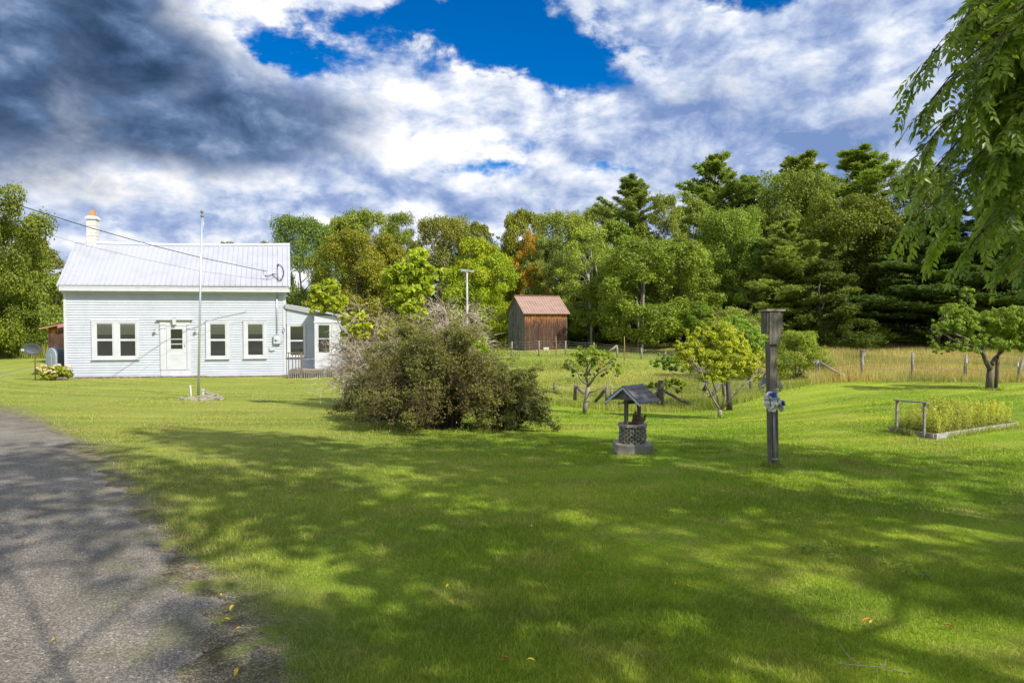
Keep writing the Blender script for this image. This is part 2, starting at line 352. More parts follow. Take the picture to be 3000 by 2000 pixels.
# ------------------------------------------------------------------ ground
def ground():
    a = 6.0; n = 210
    t = np.linspace(-1, 1, 2 * n + 1); ax = 420 * np.sinh(a * t) / math.sinh(a)
    gx, gy = np.meshgrid(ax, ax + 6.0); z = gz(gx, gy)
    z += (vnoise(gx, gy, 1.3, 3) - .5) * .03 * np.exp(-np.hypot(gx, gy) / 60)
    v = np.stack([gx, gy, z], -1).reshape(-1, 3); m_ = 2 * n + 1
    idx = np.arange(m_ * m_).reshape(m_, m_)
    f = np.stack([idx[:-1, :-1], idx[:-1, 1:], idx[1:, 1:], idx[1:, :-1]], -1).reshape(-1, 4)
    me = bpy.data.meshes.new('ground'); me.vertices.add(len(v)); me.vertices.foreach_set('co', v.astype(np.float32).ravel())
    me.loops.add(f.size); me.loops.foreach_set('vertex_index', f.ravel().astype(np.int32))
    me.polygons.add(len(f)); me.polygons.foreach_set('loop_start', np.arange(0, f.size, 4, dtype=np.int32))
    try: me.polygons.foreach_set('loop_total', np.full(len(f), 4, dtype=np.int32))
    except Exception: pass
    px = 1500 + F * gx / np.maximum(gy, .5); fld = np.clip((gy - lawn_edge(px)) / .8, 0, 1) * (gy > 5)
    at = me.attributes.new('field', 'FLOAT', 'POINT'); at.data.foreach_set('value', fld.ravel().astype(np.float32))
    rd = road_signed(gx, gy); at = me.attributes.new('verge', 'FLOAT', 'POINT')
    at.data.foreach_set('value', np.clip(1 - (rd - .05) / .55, 0, 1).ravel().astype(np.float32))
    me.update(); me.validate(); me.polygons.foreach_set('use_smooth', [True] * len(me.polygons))
    mt = bpy.data.materials.new('lawn_ground'); mt.use_nodes = True; t = NT(mt.node_tree)
    pos = t.n('ShaderNodeNewGeometry').outputs['Position']
    c = lawn_color(t, pos)
    n2 = t.noise(pos, 55, 4, .7)
    c = t.mix(1, c, t.ramp(n2, [(.3, (.55, .55, .5)), (.6, (1.1, 1.1, 1.1))]), 'MULTIPLY')
    fx = t.n('ShaderNodeSeparateXYZ'); t.put(fx.inputs[0], pos)
    grn = t.ramp(t.noise(pos, .30, 5, .6), [(.3, (.17, .26, .03)), (.5, (.27, .32, .05)), (.75, (.40, .36, .12))])
    dry = t.ramp(t.noise(pos, .35, 5, .6), [(.3, (.20, .23, .04)), (.5, (.36, .32, .10)), (.7, (.46, .38, .16))])
    dry = t.mix(t.step(fx.outputs[0], 8.0, 13.0), grn, dry); c = t.mix(t.attr('field').outputs['Fac'], c, dry)
    vg = t.m('MULTIPLY', t.attr('verge').outputs['Fac'], t.step(t.noise(pos, 3.5, 4), .22, .55))
    vr = t.n('ShaderNodeTexVoronoi', feature='F1'); t.put(vr.inputs['Vector'], pos); vr.inputs['Scale'].default_value = 110
    sv = t.n('ShaderNodeSeparateColor'); t.put(sv.inputs[0], vr.outputs['Color'])
    dirt = t.mix(1, t.ramp(t.noise(pos, 5, 5, .65), [(.35, (.10, .085, .05)), (.6, (.22, .19, .13))]), t.ramp(sv.outputs[0], [(0, (.5, .5, .5)), (.6, (1, 1, 1)), (1, (2.2, 2.1, 1.9))]), 'MULTIPLY')
    c = t.mix(vg, c, dirt)
    p = t.n('ShaderNodeBsdfPrincipled'); t.put(p.inputs['Base Color'], c); p.inputs['Roughness'].default_value = .9; p.inputs['Specular IOR Level'].default_value = .1
    b = t.n('ShaderNodeBump'); b.inputs['Strength'].default_value = .8; b.inputs['Distance'].default_value = .04
    t.put(b.inputs['Height'], n2); t.put(p.inputs['Normal'], b.outputs[0])
    o = t.n('ShaderNodeOutputMaterial'); t.put(o.inputs[0], p.outputs[0])
    return tag(link('ground', me, mt), 'mown green lawn and rough meadow ground', kind='structure')
def lawn_color(t, pos):
    """colour of the turf itself: greener and drier patches, mowing arcs"""
    a = t.noise(pos, .22, 4, .55); b = t.noise(pos, 1.6, 4, .6)
    sxy = t.n('ShaderNodeSeparateXYZ'); t.put(sxy.inputs[0], pos)
    rad = t.m('SQRT', t.m('ADD', t.m('POWER', t.m('ADD', sxy.outputs[0], 4.0), 2), t.m('POWER', t.m('SUBTRACT', sxy.outputs[1], 46.0), 2)))
    stripe = t.noise(t.comb(t.m('MULTIPLY', rad, 1.0), 0, 0), 1.1, 2, .5)
    c = t.ramp(a, [(.3, (.168, .275, .016)), (.5, (.242, .335, .023)), (.7, (.330, .378, .040))])
    c = t.mix(t.m('MULTIPLY', t.step(b, .45, .72), .5), c, (.38, .35, .09))
    c = t.mix(1, c, t.ramp(stripe, [(.38, (.76, .83, .76)), (.62, (1.2, 1.15, 1.1))]), 'MULTIPLY')
    near = t.step(t.m('ADD', sxy.outputs[0], t.m('MULTIPLY', t.m('SUBTRACT', b, .5), 2.0)), 1.0, -4.5)   # drier towards the road
    c = t.mix(t.m('MULTIPLY', near, .45), c, (.30, .275, .085))
    return c
ground()

def road_sheet():
    # cross-section strips along the edge line
    seg = []
    pts = RE; d = np.concatenate([[0], np.cumsum(np.hypot(*(pts[1:] - pts[:-1]).T))])
    ss = np.concatenate([np.arange(0, 32, .06), np.linspace(32, d[-1], 60)])
    ex = np.interp(ss, d, pts[:, 0]); ey = np.interp(ss, d, pts[:, 1])
    k = 25; ex = np.convolve(np.pad(ex, k, 'edge'), np.ones(2 * k + 1) / (2 * k + 1), 'valid'); ey = np.convolve(np.pad(ey, k, 'edge'), np.ones(2 * k + 1) / (2 * k + 1), 'valid')
    tx = np.gradient(ex); ty = np.gradient(ey); L = np.hypot(tx, ty); tx /= L; ty /= L
    nx, ny = ty, -tx      # to the right of travel
    offs = np.concatenate([[0], -np.geomspace(.12, 5.2, 26)])
    wob = (vnoise(ss, ss * 0, .9, 5) - .5) * .34 + (vnoise(ss, ss * 0, .22, 6) - .5) * .20 + (vnoise(ss, ss * 0, .08, 7) - .5) * .10
    vx = ex[:, None] + nx[:, None] * (offs[None] + wob[:, None] * np.exp(offs[None] / .5)); vy = ey[:, None] + ny[:, None] * (offs[None] + wob[:, None] * np.exp(offs[None] / .5))
    vz = gz(vx, vy) + .022; vz[:, 0] -= .03; vz[:, 1:] += (vnoise(vx[:, 1:], vy[:, 1:], .7, 9) - .5) * .012
    v = np.stack([vx, vy, vz], -1).reshape(-1, 3); a_, b_ = vx.shape; idx = np.arange(a_ * b_).reshape(a_, b_)
    f = np.stack([idx[:-1, :-1], idx[1:, :-1], idx[1:, 1:], idx[:-1, 1:]], -1).reshape(-1, 4)
    me = bpy.data.meshes.new('road'); me.from_pydata(v.tolist(), [], f.tolist()); me.update()
    at = me.attributes.new('edge', 'FLOAT', 'POINT'); at.data.foreach_set('value', np.tile(np.clip(-offs, 0, 6), a_).astype(np.float32))
    me.polygons.foreach_set('use_smooth', [True] * len(me.polygons))
    mt = bpy.data.materials.new('gravel_asphalt'); mt.use_nodes = True; t = NT(mt.node_tree)
    pos = t.n('ShaderNodeNewGeometry').outputs['Position']; e = t.attr('edge').outputs['Fac']
    big = t.noise(pos, .9, 4, .6)
    vor = t.n('ShaderNodeTexVoronoi', feature='F1'); t.put(vor.inputs['Vector'], pos); vor.inputs['Scale'].default_value = 130
    vor2 = t.n('ShaderNodeTexVoronoi', feature='F1'); t.put(vor2.inputs['Vector'], pos); vor2.inputs['Scale'].default_value = 42
    base = t.ramp(big, [(.3, (.165, .145, .118)), (.7, (.31, .275, .220))])
    # dusty wheel track ~2.2 m in from the edge
    tr = t.m('SUBTRACT', 1.0, t.step(t.m('ABSOLUTE', t.m('SUBTRACT', e, 1.9)), .15, .75))
    base = t.mix(t.m('MULTIPLY', tr, .75), base, (.42, .375, .315))
    st = t.n('ShaderNodeSeparateColor'); t.put(st.inputs[0], vor.outputs['Color'])
    c = t.mix(1, base, t.ramp(st.outputs[0], [(0, (.45, .45, .46)), (.5, (.9, .9, .9)), (.85, (1.3, 1.28, 1.25)), (1, (1.9, 1.85, 1.75))]), 'MULTIPLY')
    st2 = t.n('ShaderNodeSeparateColor'); t.put(st2.inputs[0], vor2.outputs['Color'])
    peb = t.m('MULTIPLY', t.m('GREATER_THAN', st2.outputs[0], .95), t.m('LESS_THAN', vor2.outputs['Distance'], .3))
    c = t.mix(peb, c, (.50, .49, .46))
    moss = t.m('MULTIPLY', t.m('SUBTRACT', 1.0, t.step(e, .1, 1.1)), t.step(t.noise(pos, 2.3, 4, .65), .45, .62))
    c = t.mix(t.m('MULTIPLY', moss, .45), c, (.10, .105, .022))
    p = t.n('ShaderNodeBsdfPrincipled'); t.put(p.inputs['Base Color'], c); p.inputs['Roughness'].default_value = .85; p.inputs['Specular IOR Level'].default_value = .25
    b = t.n('ShaderNodeBump'); b.inputs['Strength'].default_value = .9; b.inputs['Distance'].default_value = .012
    t.put(b.inputs['Height'], t.m('ADD', t.m('MULTIPLY', vor.outputs['Distance'], -1), t.m('MULTIPLY', t.noise(pos, 30, 4, .6), .7))); t.put(p.inputs['Normal'], b.outputs[0])
    o = t.n('ShaderNodeOutputMaterial'); t.put(o.inputs[0], p.outputs[0])
    tag(link('road', me, mt), 'grey gravel and tar road along the lawn', kind='structure')
road_sheet()

def driveway():
    for pts in ([(-60, 1118), (0, 1101), (50, 1094), (100, 1090), (150, 1087)], [(-60, 1092), (0, 1086), (50, 1081), (105, 1077), (150, 1075)]):
        q_ = np.array([list(GP(a, b)[:2]) for a, b in pts]); t = np.linspace(0, len(q_) - 1, 40)
        x = np.interp(t, range(len(q_)), q_[:, 0]); y = np.interp(t, range(len(q_)), q_[:, 1])
        mb = MB(); vs = []
        for a, b in zip(x, y):
            for o_ in (-.32, .32): vs.append((a, b + o_, float(gz(a, b + o_)) + .012))
        mb.add(vs, [(2 * i, 2 * i + 2, 2 * i + 3, 2 * i + 1) for i in range(39)])
        tag(mb.build('path', MATS['track_gravel']), 'pale gravel wheel track in the grass', kind='structure')
mat('track_gravel', (.34, .31, .27), .95, noise=(8, (.22, .20, .16), .4, .7), bump=(60, .5))
driveway()

# ------------------------------------------------------------------ grass
RG = np.random.default_rng(7)
def blades(x, y, h, wd, lean, v, rng):
    n = len(x); z = gz(x, y); a = rng.uniform(0, 2 * np.pi, n); b = rng.uniform(0, 2 * np.pi, n); l = np.abs(rng.normal(0, lean, n)) * h
    cx, sy = np.cos(a) * wd / 2, np.sin(a) * wd / 2
    V = np.zeros((n, 3, 3)); V[:, 0] = np.stack([x - cx, y - sy, z - .01], 1); V[:, 1] = np.stack([x + cx, y + sy, z - .01], 1)
    V[:, 2] = np.stack([x + np.cos(b) * l, y + np.sin(b) * l, z + h], 1)
    return V.reshape(-1, 3)
def lawn_grass():
    rng = RG; ds = []
    N = 1150000
    # density falls with distance so that far turf is carried by fewer, wider tufts
    y = 2.6 * (34 / 2.6) ** rng.uniform(0, 1, N) ** .85
    x = rng.uniform(-.95, 1.05, N) * y
    rs = road_signed(x, y); px = 1500 + F * x / y
    keep = (rs > rng.exponential(.10, N) + .02 + .12 * vnoise(x, y, .35, 21)) & (y < lawn_edge(px) + .3)
    thin = vnoise(x, y, .5, 12); keep &= (rs > .8) | (rng.uniform(0, 1, N) < .55 + rs * 1.5 * (thin + .3))
    # nothing grows on the road edge, in the house or in the raised bed
    keep &= ~((x < -8) & (y > 30) & (px > 180) & (px < 1010))
    x, y, px = x[keep], y[keep], px[keep]; n = len(x); d = y
    tall = vnoise(x, y, .28, 31) * .6 + vnoise(x, y, .9, 33) * .5
    h = (.016 + .028 * tall) * rng.uniform(.5, 1.25, n) * (1 - .45 * np.clip((d - 7) / 10, 0, 1))
    near_road = np.exp(-np.clip(road_signed(x, y), 0, 9) / .5); h *= 1 + .8 * near_road * rng.uniform(0, 1, n)
    wd = .0026 + .0009 * d * (.8 + .4 * rng.uniform(0, 1, n))
    tx, ty, th_ = [], [], []
    for (cx, cy, rx, ry, k_, hh) in ((2.64, 9.3, .27, .22, 900, .075), (3.07, 8.0, .085, .085, 420, .085), (-9.2, 19.5, .75, .30, 700, .08), (1.80, 17, .12, .12, 200, .09), (4.86, 16, .12, .12, 200, .09), (14.05, 20, .22, .2, 300, .09), (-1.3, 12.4, 1.1, .6, 900, .09)):
        a_ = rng.uniform(0, 6.28, k_); rr = rng.uniform(1.0, 1.35, k_); tx.append(cx + rx * rr * np.cos(a_)); ty.append(cy + ry * rr * np.sin(a_)); th_.append(hh * rng.uniform(.4, 1.2, k_))
    x = np.concatenate([x] + tx); y = np.concatenate([y] + ty); h = np.concatenate([h] + th_); n = len(x); wd = np.concatenate([wd, .0026 + .0009 * y[len(wd):]])
    me = npmesh('lawn_grass', blades(x, y, h, wd, .9, None, rng), 3, {'v': rng.uniform(0, 1, n)})
    m_ = bpy.data.materials.new('grass_blades'); m_.use_nodes = True; t = NT(m_.node_tree)
    pos = t.n('ShaderNodeNewGeometry').outputs['Position']; c = lawn_color(t, pos)
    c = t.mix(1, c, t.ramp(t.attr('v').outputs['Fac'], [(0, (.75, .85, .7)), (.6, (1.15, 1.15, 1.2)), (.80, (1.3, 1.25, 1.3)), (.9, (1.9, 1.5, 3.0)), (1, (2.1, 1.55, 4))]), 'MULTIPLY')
    p = t.n('ShaderNodeBsdfPrincipled'); t.put(p.inputs['Base Color'], c); p.inputs['Roughness'].default_value = .5; p.inputs['Specular IOR Level'].default_value = .3
    tr = t.n('ShaderNodeBsdfTranslucent'); t.put(tr.inputs[0], c); mm = t.n('ShaderNodeMixShader'); mm.inputs[0].default_value = .35
    t.put(mm.inputs[1], p.outputs[0]); t.put(mm.inputs[2], tr.outputs[0]); o = t.n('ShaderNodeOutputMaterial'); t.put(o.inputs[0], mm.outputs[0])
    tag(link('grass', me, m_), 'short mown grass of the lawn', 'grass', kind='stuff')
lawn_grass()

STRAW = leafmat('dry_grass', (.28, .27, .07), (.60, .50, .22), (.30, .14, .07), .10, .45, tint=False)
STRAWG = leafmat('green_weeds', (.12, .18, .02), (.34, .38, .07), (.52, .46, .18), .25, .4, tint=False)
def field_grass():
    rng = RG; N = 330000
    y = 17 * (62 / 17) ** rng.uniform(0, 1, N); px = rng.uniform(1380, 3350, N); x = (px - 1500) / F * y
    edge = lawn_edge(px); keep = y > edge + rng.exponential(.15, N)
    keep &= ~((px > 1480) & (px < 1700) & (y > 45.6) & (y < 51))
    x, y, px = x[keep], y[keep], px[keep]; n = len(x); dd = y - lawn_edge(px)
    right = np.clip((px - 2300) / 150, 0, 1)
    h = np.where(right > .5, .26 + .30 * vnoise(x, y, 2.0, 41), .06 + .18 * vnoise(x, y, 2.5, 42) ** 2 + .38 * np.exp(-dd / 1.0) * vnoise(x, y, 1.1, 47)) * rng.uniform(.5, 1.2, n)
    h *= 1 + right * .5 * np.exp(-((y - 37) / 3) ** 2)
    wd = .0006 * y * rng.uniform(.5, 1.5, n) + .002
    v = np.clip(vnoise(x, y, 3.0, 44) * .8 + rng.uniform(-.3, .45, n), 0, 1)
    green = (rng.uniform(0, 1, n) < .25 + .38 * (1 - right) + .5 * np.exp(-dd / 1.5) + .25 * (vnoise(x, y, 4, 45) > .55)) & ((right < .5) | (rng.uniform(0, 1, n) < .4))
    V_ = blades(x, y, h, wd, .45, v, rng).reshape(n, 3, 3)
    for nm, k, mm, lb in (('tall_grass', ~green, STRAW, 'tan dry meadow grass beyond the mown lawn'), ('meadow_weeds', green, STRAWG, 'green weeds mixed through the dry meadow grass')):
        tag(link(nm, npmesh(nm, V_[k].reshape(-1, 3), 3, {'v': v[k]}), mm), lb, 'grass', kind='stuff')
    # weeds at the far left, beyond the lane
    N = 16000; px = rng.uniform(-100, 190, N); y = rng.uniform(46.5, 56, N); x = (px - 1500) / F * y
    V_ = blades(x, y, rng.uniform(.3, 1.3, N), np.full(N, .05), .2, None, rng)
    tag(link('rough_weeds', npmesh('rough_weeds', V_, 3, {'v': rng.uniform(0, 1, N)}), STRAWG), 'rough weeds before the left tree line', 'weeds', kind='stuff')
field_grass()

# ------------------------------------------------------------------ leaves and trees
def leafcloud(rng, c, nrm, size, asp=.6, pointed=False, jitter=.35, droop=0.0):
    """c (n,3) centres, nrm (n,3) normals -> leaf quads; pointed leaves are two folded quads (8 corners)"""
    n = len(c); nrm = nrm + rng.normal(0, jitter, (n, 3)); nrm /= np.linalg.norm(nrm, axis=1, keepdims=True) + 1e-9
    t = rng.normal(0, 1, (n, 3)); t[:, 2] -= droop; t -= nrm * (t * nrm).sum(1, keepdims=True); t /= np.linalg.norm(t, axis=1, keepdims=True) + 1e-9
    b = np.cross(nrm, t); s = (size * rng.uniform(.65, 1.35, n))[:, None]
    if not pointed:
        V_ = np.stack([c - t * s * .5, c + b * s * asp * .5, c + t * s * .5, c - b * s * asp * .5], 1)
        return V_.reshape(-1, 3), 1
    fold = nrm * s * .12
    A = c - t * s * .5; T = c + t * s * .5 - fold * .6
    L1 = c - t * s * .15 + b * s * asp * .5 + fold; R1 = c - t * s * .15 - b * s * asp * .5 + fold
    M1 = c + t * s * .12
    V_ = np.stack([A, L1, T, M1, A, M1, T, R1], 1)
    return V_.reshape(-1, 3), 2

def crown_puffs(rng, H, R, base, n, shape='round', holes=0.0):
    """centres and radii of leaf clumps, spread through a crown envelope"""
    out = []; k = 0
    while len(out) < n and k < 5000:
        k += 1
        t = rng.uniform(0, 1); a = rng.uniform(0, 2 * np.pi)
        if shape == 'round': prof = math.sin(math.pi * min(1, t * .86 + .14)) ** .5
        elif shape == 'cone': prof = (1 - t) ** .7 * min(1, t * 5 + .35)
        elif shape == 'dome': prof = math.sqrt(max(0, 1 - t * t)) * min(1, t * 4 + .7)
        else: prof = (math.sin(math.pi * min(1, t * .8 + .2)) ** .7)
        lob = 1 + .22 * math.sin(3 * a + 5 * t + rng.uniform(0, .4)) ; rr = R * prof * lob * rng.uniform(.35, 1) ** .45
        p = np.array([rr * math.cos(a), rr * math.sin(a), base + t * (H - base)])
        pr = R * rng.uniform(.16, .30)
        if p[2] + pr * .8 > H: p[2] = H - pr * .8 * rng.uniform(.9, 1.4)
        if any(np.linalg.norm(p - o[0]) < (pr + o[1]) * .42 for o in out): continue
        out.append((p, pr))
    return out
def puff_leaves(rng, puffs, per, size, asp, pointed=False, jitter=.45, squash=.75, droop=0.0):
    C = []; Nn = []; Vv = []
    tot = sum(r * r for _, r in puffs)
    for p, r in puffs:
        m_ = int(per * len(puffs) * r * r / tot) + 8
        d = rng.normal(0, 1, (m_, 3)); d[:, 2] += .25; d /= np.linalg.norm(d, axis=1, keepdims=True)
        rad = rng.uniform(.25, 1, (m_, 1)) ** .6 * (1 + .25 * np.sin(d[:, :1] * 6 + p[0]) * np.cos(d[:, 1:2] * 5 + p[1]))
        q_ = d * rad * r; q_[:, 2] *= squash; C.append(p + q_)
        Nn.append(d * .6 + np.array([0, 0, .55])); Vv.append(np.clip(rng.uniform(0, 1, m_) * .75 + rng.uniform(0, .25), 0, 1))
    C = np.vstack(C); Nn = np.vstack(Nn); Vv = np.concatenate(Vv)
    V_, k = leafcloud(rng, C, Nn, np.full(len(C), size), asp, pointed, jitter, droop)
    return V_, np.repeat(Vv, k)
def limbs(rng, puffs, H, base, r0, n=12, top=.8, kink=.10, trunk_r=1.0, nseg=6, stems=1):
    mb = MB(); R = max(np.hypot(p[0], p[1]) for p, _ in puffs)
    for s_ in range(stems):
        a0 = rng.uniform(0, 6.28); off = (0 if stems == 1 else R * .35)
        tp = [Vector((0, 0, -.15))]
        for i in range(1, nseg + 1):
            t = i / nseg; tp.append(Vector((off * t * math.cos(a0 + s_ * 2.1) + rng.normal(0, kink * r0 * 3), off * t * math.sin(a0 + s_ * 2.1) + rng.normal(0, kink * r0 * 3), t * H * top)))
        rad = [r0 * (1.25 if i == 0 else 1) * (1 - .78 * i / nseg) for i in range(nseg + 1)]
        mb.tube(tp, rad, 8)
        order = list(range(len(puffs))); rng.shuffle(order)
        for i in order[s_::stems][:n]:
            p = Vector(puffs[i][0]); tz = max(base * .75, p.z - (abs(p.x) + abs(p.y)) * rng.uniform(.4, .9)); tz = min(tz, H * top * .97)
            f = tz / (H * top) * nseg; k = min(int(f), nseg - 1); s0 = tp[k].lerp(tp[k + 1], f - k)
            mid = s0.lerp(p, .5) + Vector(rng.normal(0, .07, 3)) * (p - s0).length + Vector((0, 0, -.05 * (p - s0).length))
            rr = r0 * (1 - .7 * tz / (H * top)) * .45
            mb.tube([s0, s0.lerp(mid, .5) + Vector(rng.normal(0, .03, 3)) * (p - s0).length, mid, mid.lerp(p, .6), p], [rr, rr * .8, rr * .6, rr * .4, rr * .15], 5)
    return mb

PROTO = {}
def proto_broad(key, seed, H=10, R=3.6, base=1.6, npf=70, per=620, size=.17, asp=.65, shape='round', r0=.17, nl=14, bark=None, stems=1, squash=.75, droop=0.):
    rng = np.random.default_rng(seed); pf = crown_puffs(rng, H, R, base, npf, shape)
    V_, v = puff_leaves(rng, pf, per, size, asp, False, .5, squash, droop)
    PROTO[key] = (npmesh(key + '_crown', V_, 4, {'v': v}), limbs(rng, pf, H, base, r0, nl, stems=stems), H, R, bark or BARK)
def proto_pine(key, seed, H=14, R=3.2, base=2.0, dens=1.0, droop=.05):
    rng = np.random.default_rng(seed); mb = MB(); C = []; T = []; v = []
    tp = [Vector((rng.normal(0, .05), rng.normal(0, .05), H * i / 8 - (.2 if i == 0 else 0))) for i in range(9)]
    mb.tube(tp, [.24 * (1 - .93 * i / 8) for i in range(9)], 8)
    z = base
    while z < H - .3:
        t = (z - base) / (H - base); L = R * ((1 - t) ** .75) * rng.uniform(.55, 1.2) * (1 + .25 * math.sin(t * 17 + seed)) + .3
        for k in range(rng.integers(4, 7)):
            a = rng.uniform(0, 6.28); l = L * rng.uniform(.4, 1.2); up = rng.uniform(-.05, .25) + .5 * t
            s0 = Vector((0, 0, z)); n_ = 7; pts = []
            for i in range(n_ + 1):
                u = i / n_; pts.append(s0 + Vector((math.cos(a), math.sin(a), 0)) * l * u + Vector((0, 0, l * (up * u + .18 * u * u - droop * u))))
            mb.tube([pts[0], pts[3], pts[6]], [.05 * (1 - t * .7), .03, .01], 4)
            m_ = int((40 + 80 * l) * dens)
            u = rng.uniform(.18, 1.05, m_) ** .7; side = rng.normal(0, .17, m_) * l * (1.15 - u * .7) + rng.normal(0, .05, m_)
            pa = np.array([list(p) for p in pts]); pc = np.stack([np.interp(u * n_, range(n_ + 1), pa[:, j]) for j in range(3)], 1)
            pc[:, 0] += -math.sin(a) * side; pc[:, 1] += math.cos(a) * side; pc[:, 2] += np.abs(rng.normal(0, .07, m_)) + .03
            C.append(pc); dirs = np.stack([math.cos(a) * .6 + rng.normal(0, .5, m_), math.sin(a) * .6 + rng.normal(0, .5, m_), .45 + rng.normal(0, .35, m_)], 1); T.append(dirs)
            v.append(rng.uniform(0, .7, m_) + .3 * rng.uniform())
        z += rng.uniform(.22, .42) * (1 if t < .85 else .7)
    C = np.vstack(C); T = np.vstack(T); v = np.concatenate(v)
    # each tuft: three slim blades fanned round its direction
    Vs = []; vv = []
    for k in range(4):
        d = T + rng.normal(0, .45, T.shape); d /= np.linalg.norm(d, axis=1, keepdims=True)
        b = np.cross(d, rng.normal(0, 1, d.shape)); b /= np.linalg.norm(b, axis=1, keepdims=True) + 1e-9
        s = (.23 * rng.uniform(.6, 1.3, len(C)))[:, None]
        Vs.append(np.stack([C, C + d * s * .55 + b * s * .11, C + d * s, C + d * s * .55 - b * s * .11], 1).reshape(-1, 3)); vv.append(v)
    PROTO[key] = (npmesh(key + '_crown', np.vstack(Vs), 4, {'v': np.concatenate(vv)}), mb, H, R, BARK)

proto_broad('maple_a', 11); proto_broad('maple_b', 12, R=4.2, npf=75, base=1.2); proto_broad('maple_c', 13, R=3.2, npf=52, shape='egg')
proto_broad('ash_a', 14, H=11, R=3.2, npf=70, per=430, size=.18, asp=.42, shape='egg', nl=22); proto_broad('ash_b', 15, H=11, R=2.6, npf=60, per=400, size=.17, asp=.45, shape='egg', nl=20)
proto_broad('oak_a', 16, H=10, R=4.4, npf=95, per=520, size=.16, base=1.4); proto_broad('bushy', 17, H=5, R=3.2, npf=70, per=420, size=.13, base=.3, shape='dome', r0=.07, stems=3, nl=8)
proto_broad('wispy', 18, H=8, R=2.2, npf=55, per=260, size=.12, asp=.55, base=1.0, shape='egg', r0=.07, nl=26, bark=BARKL)
proto_pine('pine_a', 21); proto_pine('pine_b', 22, H=13, R=3.8, base=1.0); proto_pine('pine_c', 23, H=14, R=4.2, base=.8, droop=.18, dens=1.1)
TRUNKM = {}
def tree(name, key, px, D, ytop, wpx, tint, label, cat='tree', group=None, rz=None, base_py=None):
    cm, tm, H0, R0, bk = PROTO[key]
    g = G(px, D)
    H = P(px, ytop, D)[2] - g.z; R = wpx / 2 / F * D * ((2.5 if ytop < 530 else 1.7) if 'pine' in key else 1.22)
    root = empty(name, g, rz if rz is not None else (px * .37) % 6.28, label, cat, group)
    root.scale = (R / R0 / 1.05, R / R0 / 1.05, H / H0)
    if key not in TRUNKM:
        t_ = tm.build('trunk', bk, root); TRUNKM[key] = t_.data; cm.materials.append(NEEDLE if 'pine' in key else LEAF)
    else:
        t_ = bpy.data.objects.new('trunk', TRUNKM[key]); COL.objects.link(t_); t_.parent = root
    c = bpy.data.objects.new('crown', cm); COL.objects.link(c); c.parent = root; c.color = (*tint, 1)
    return root

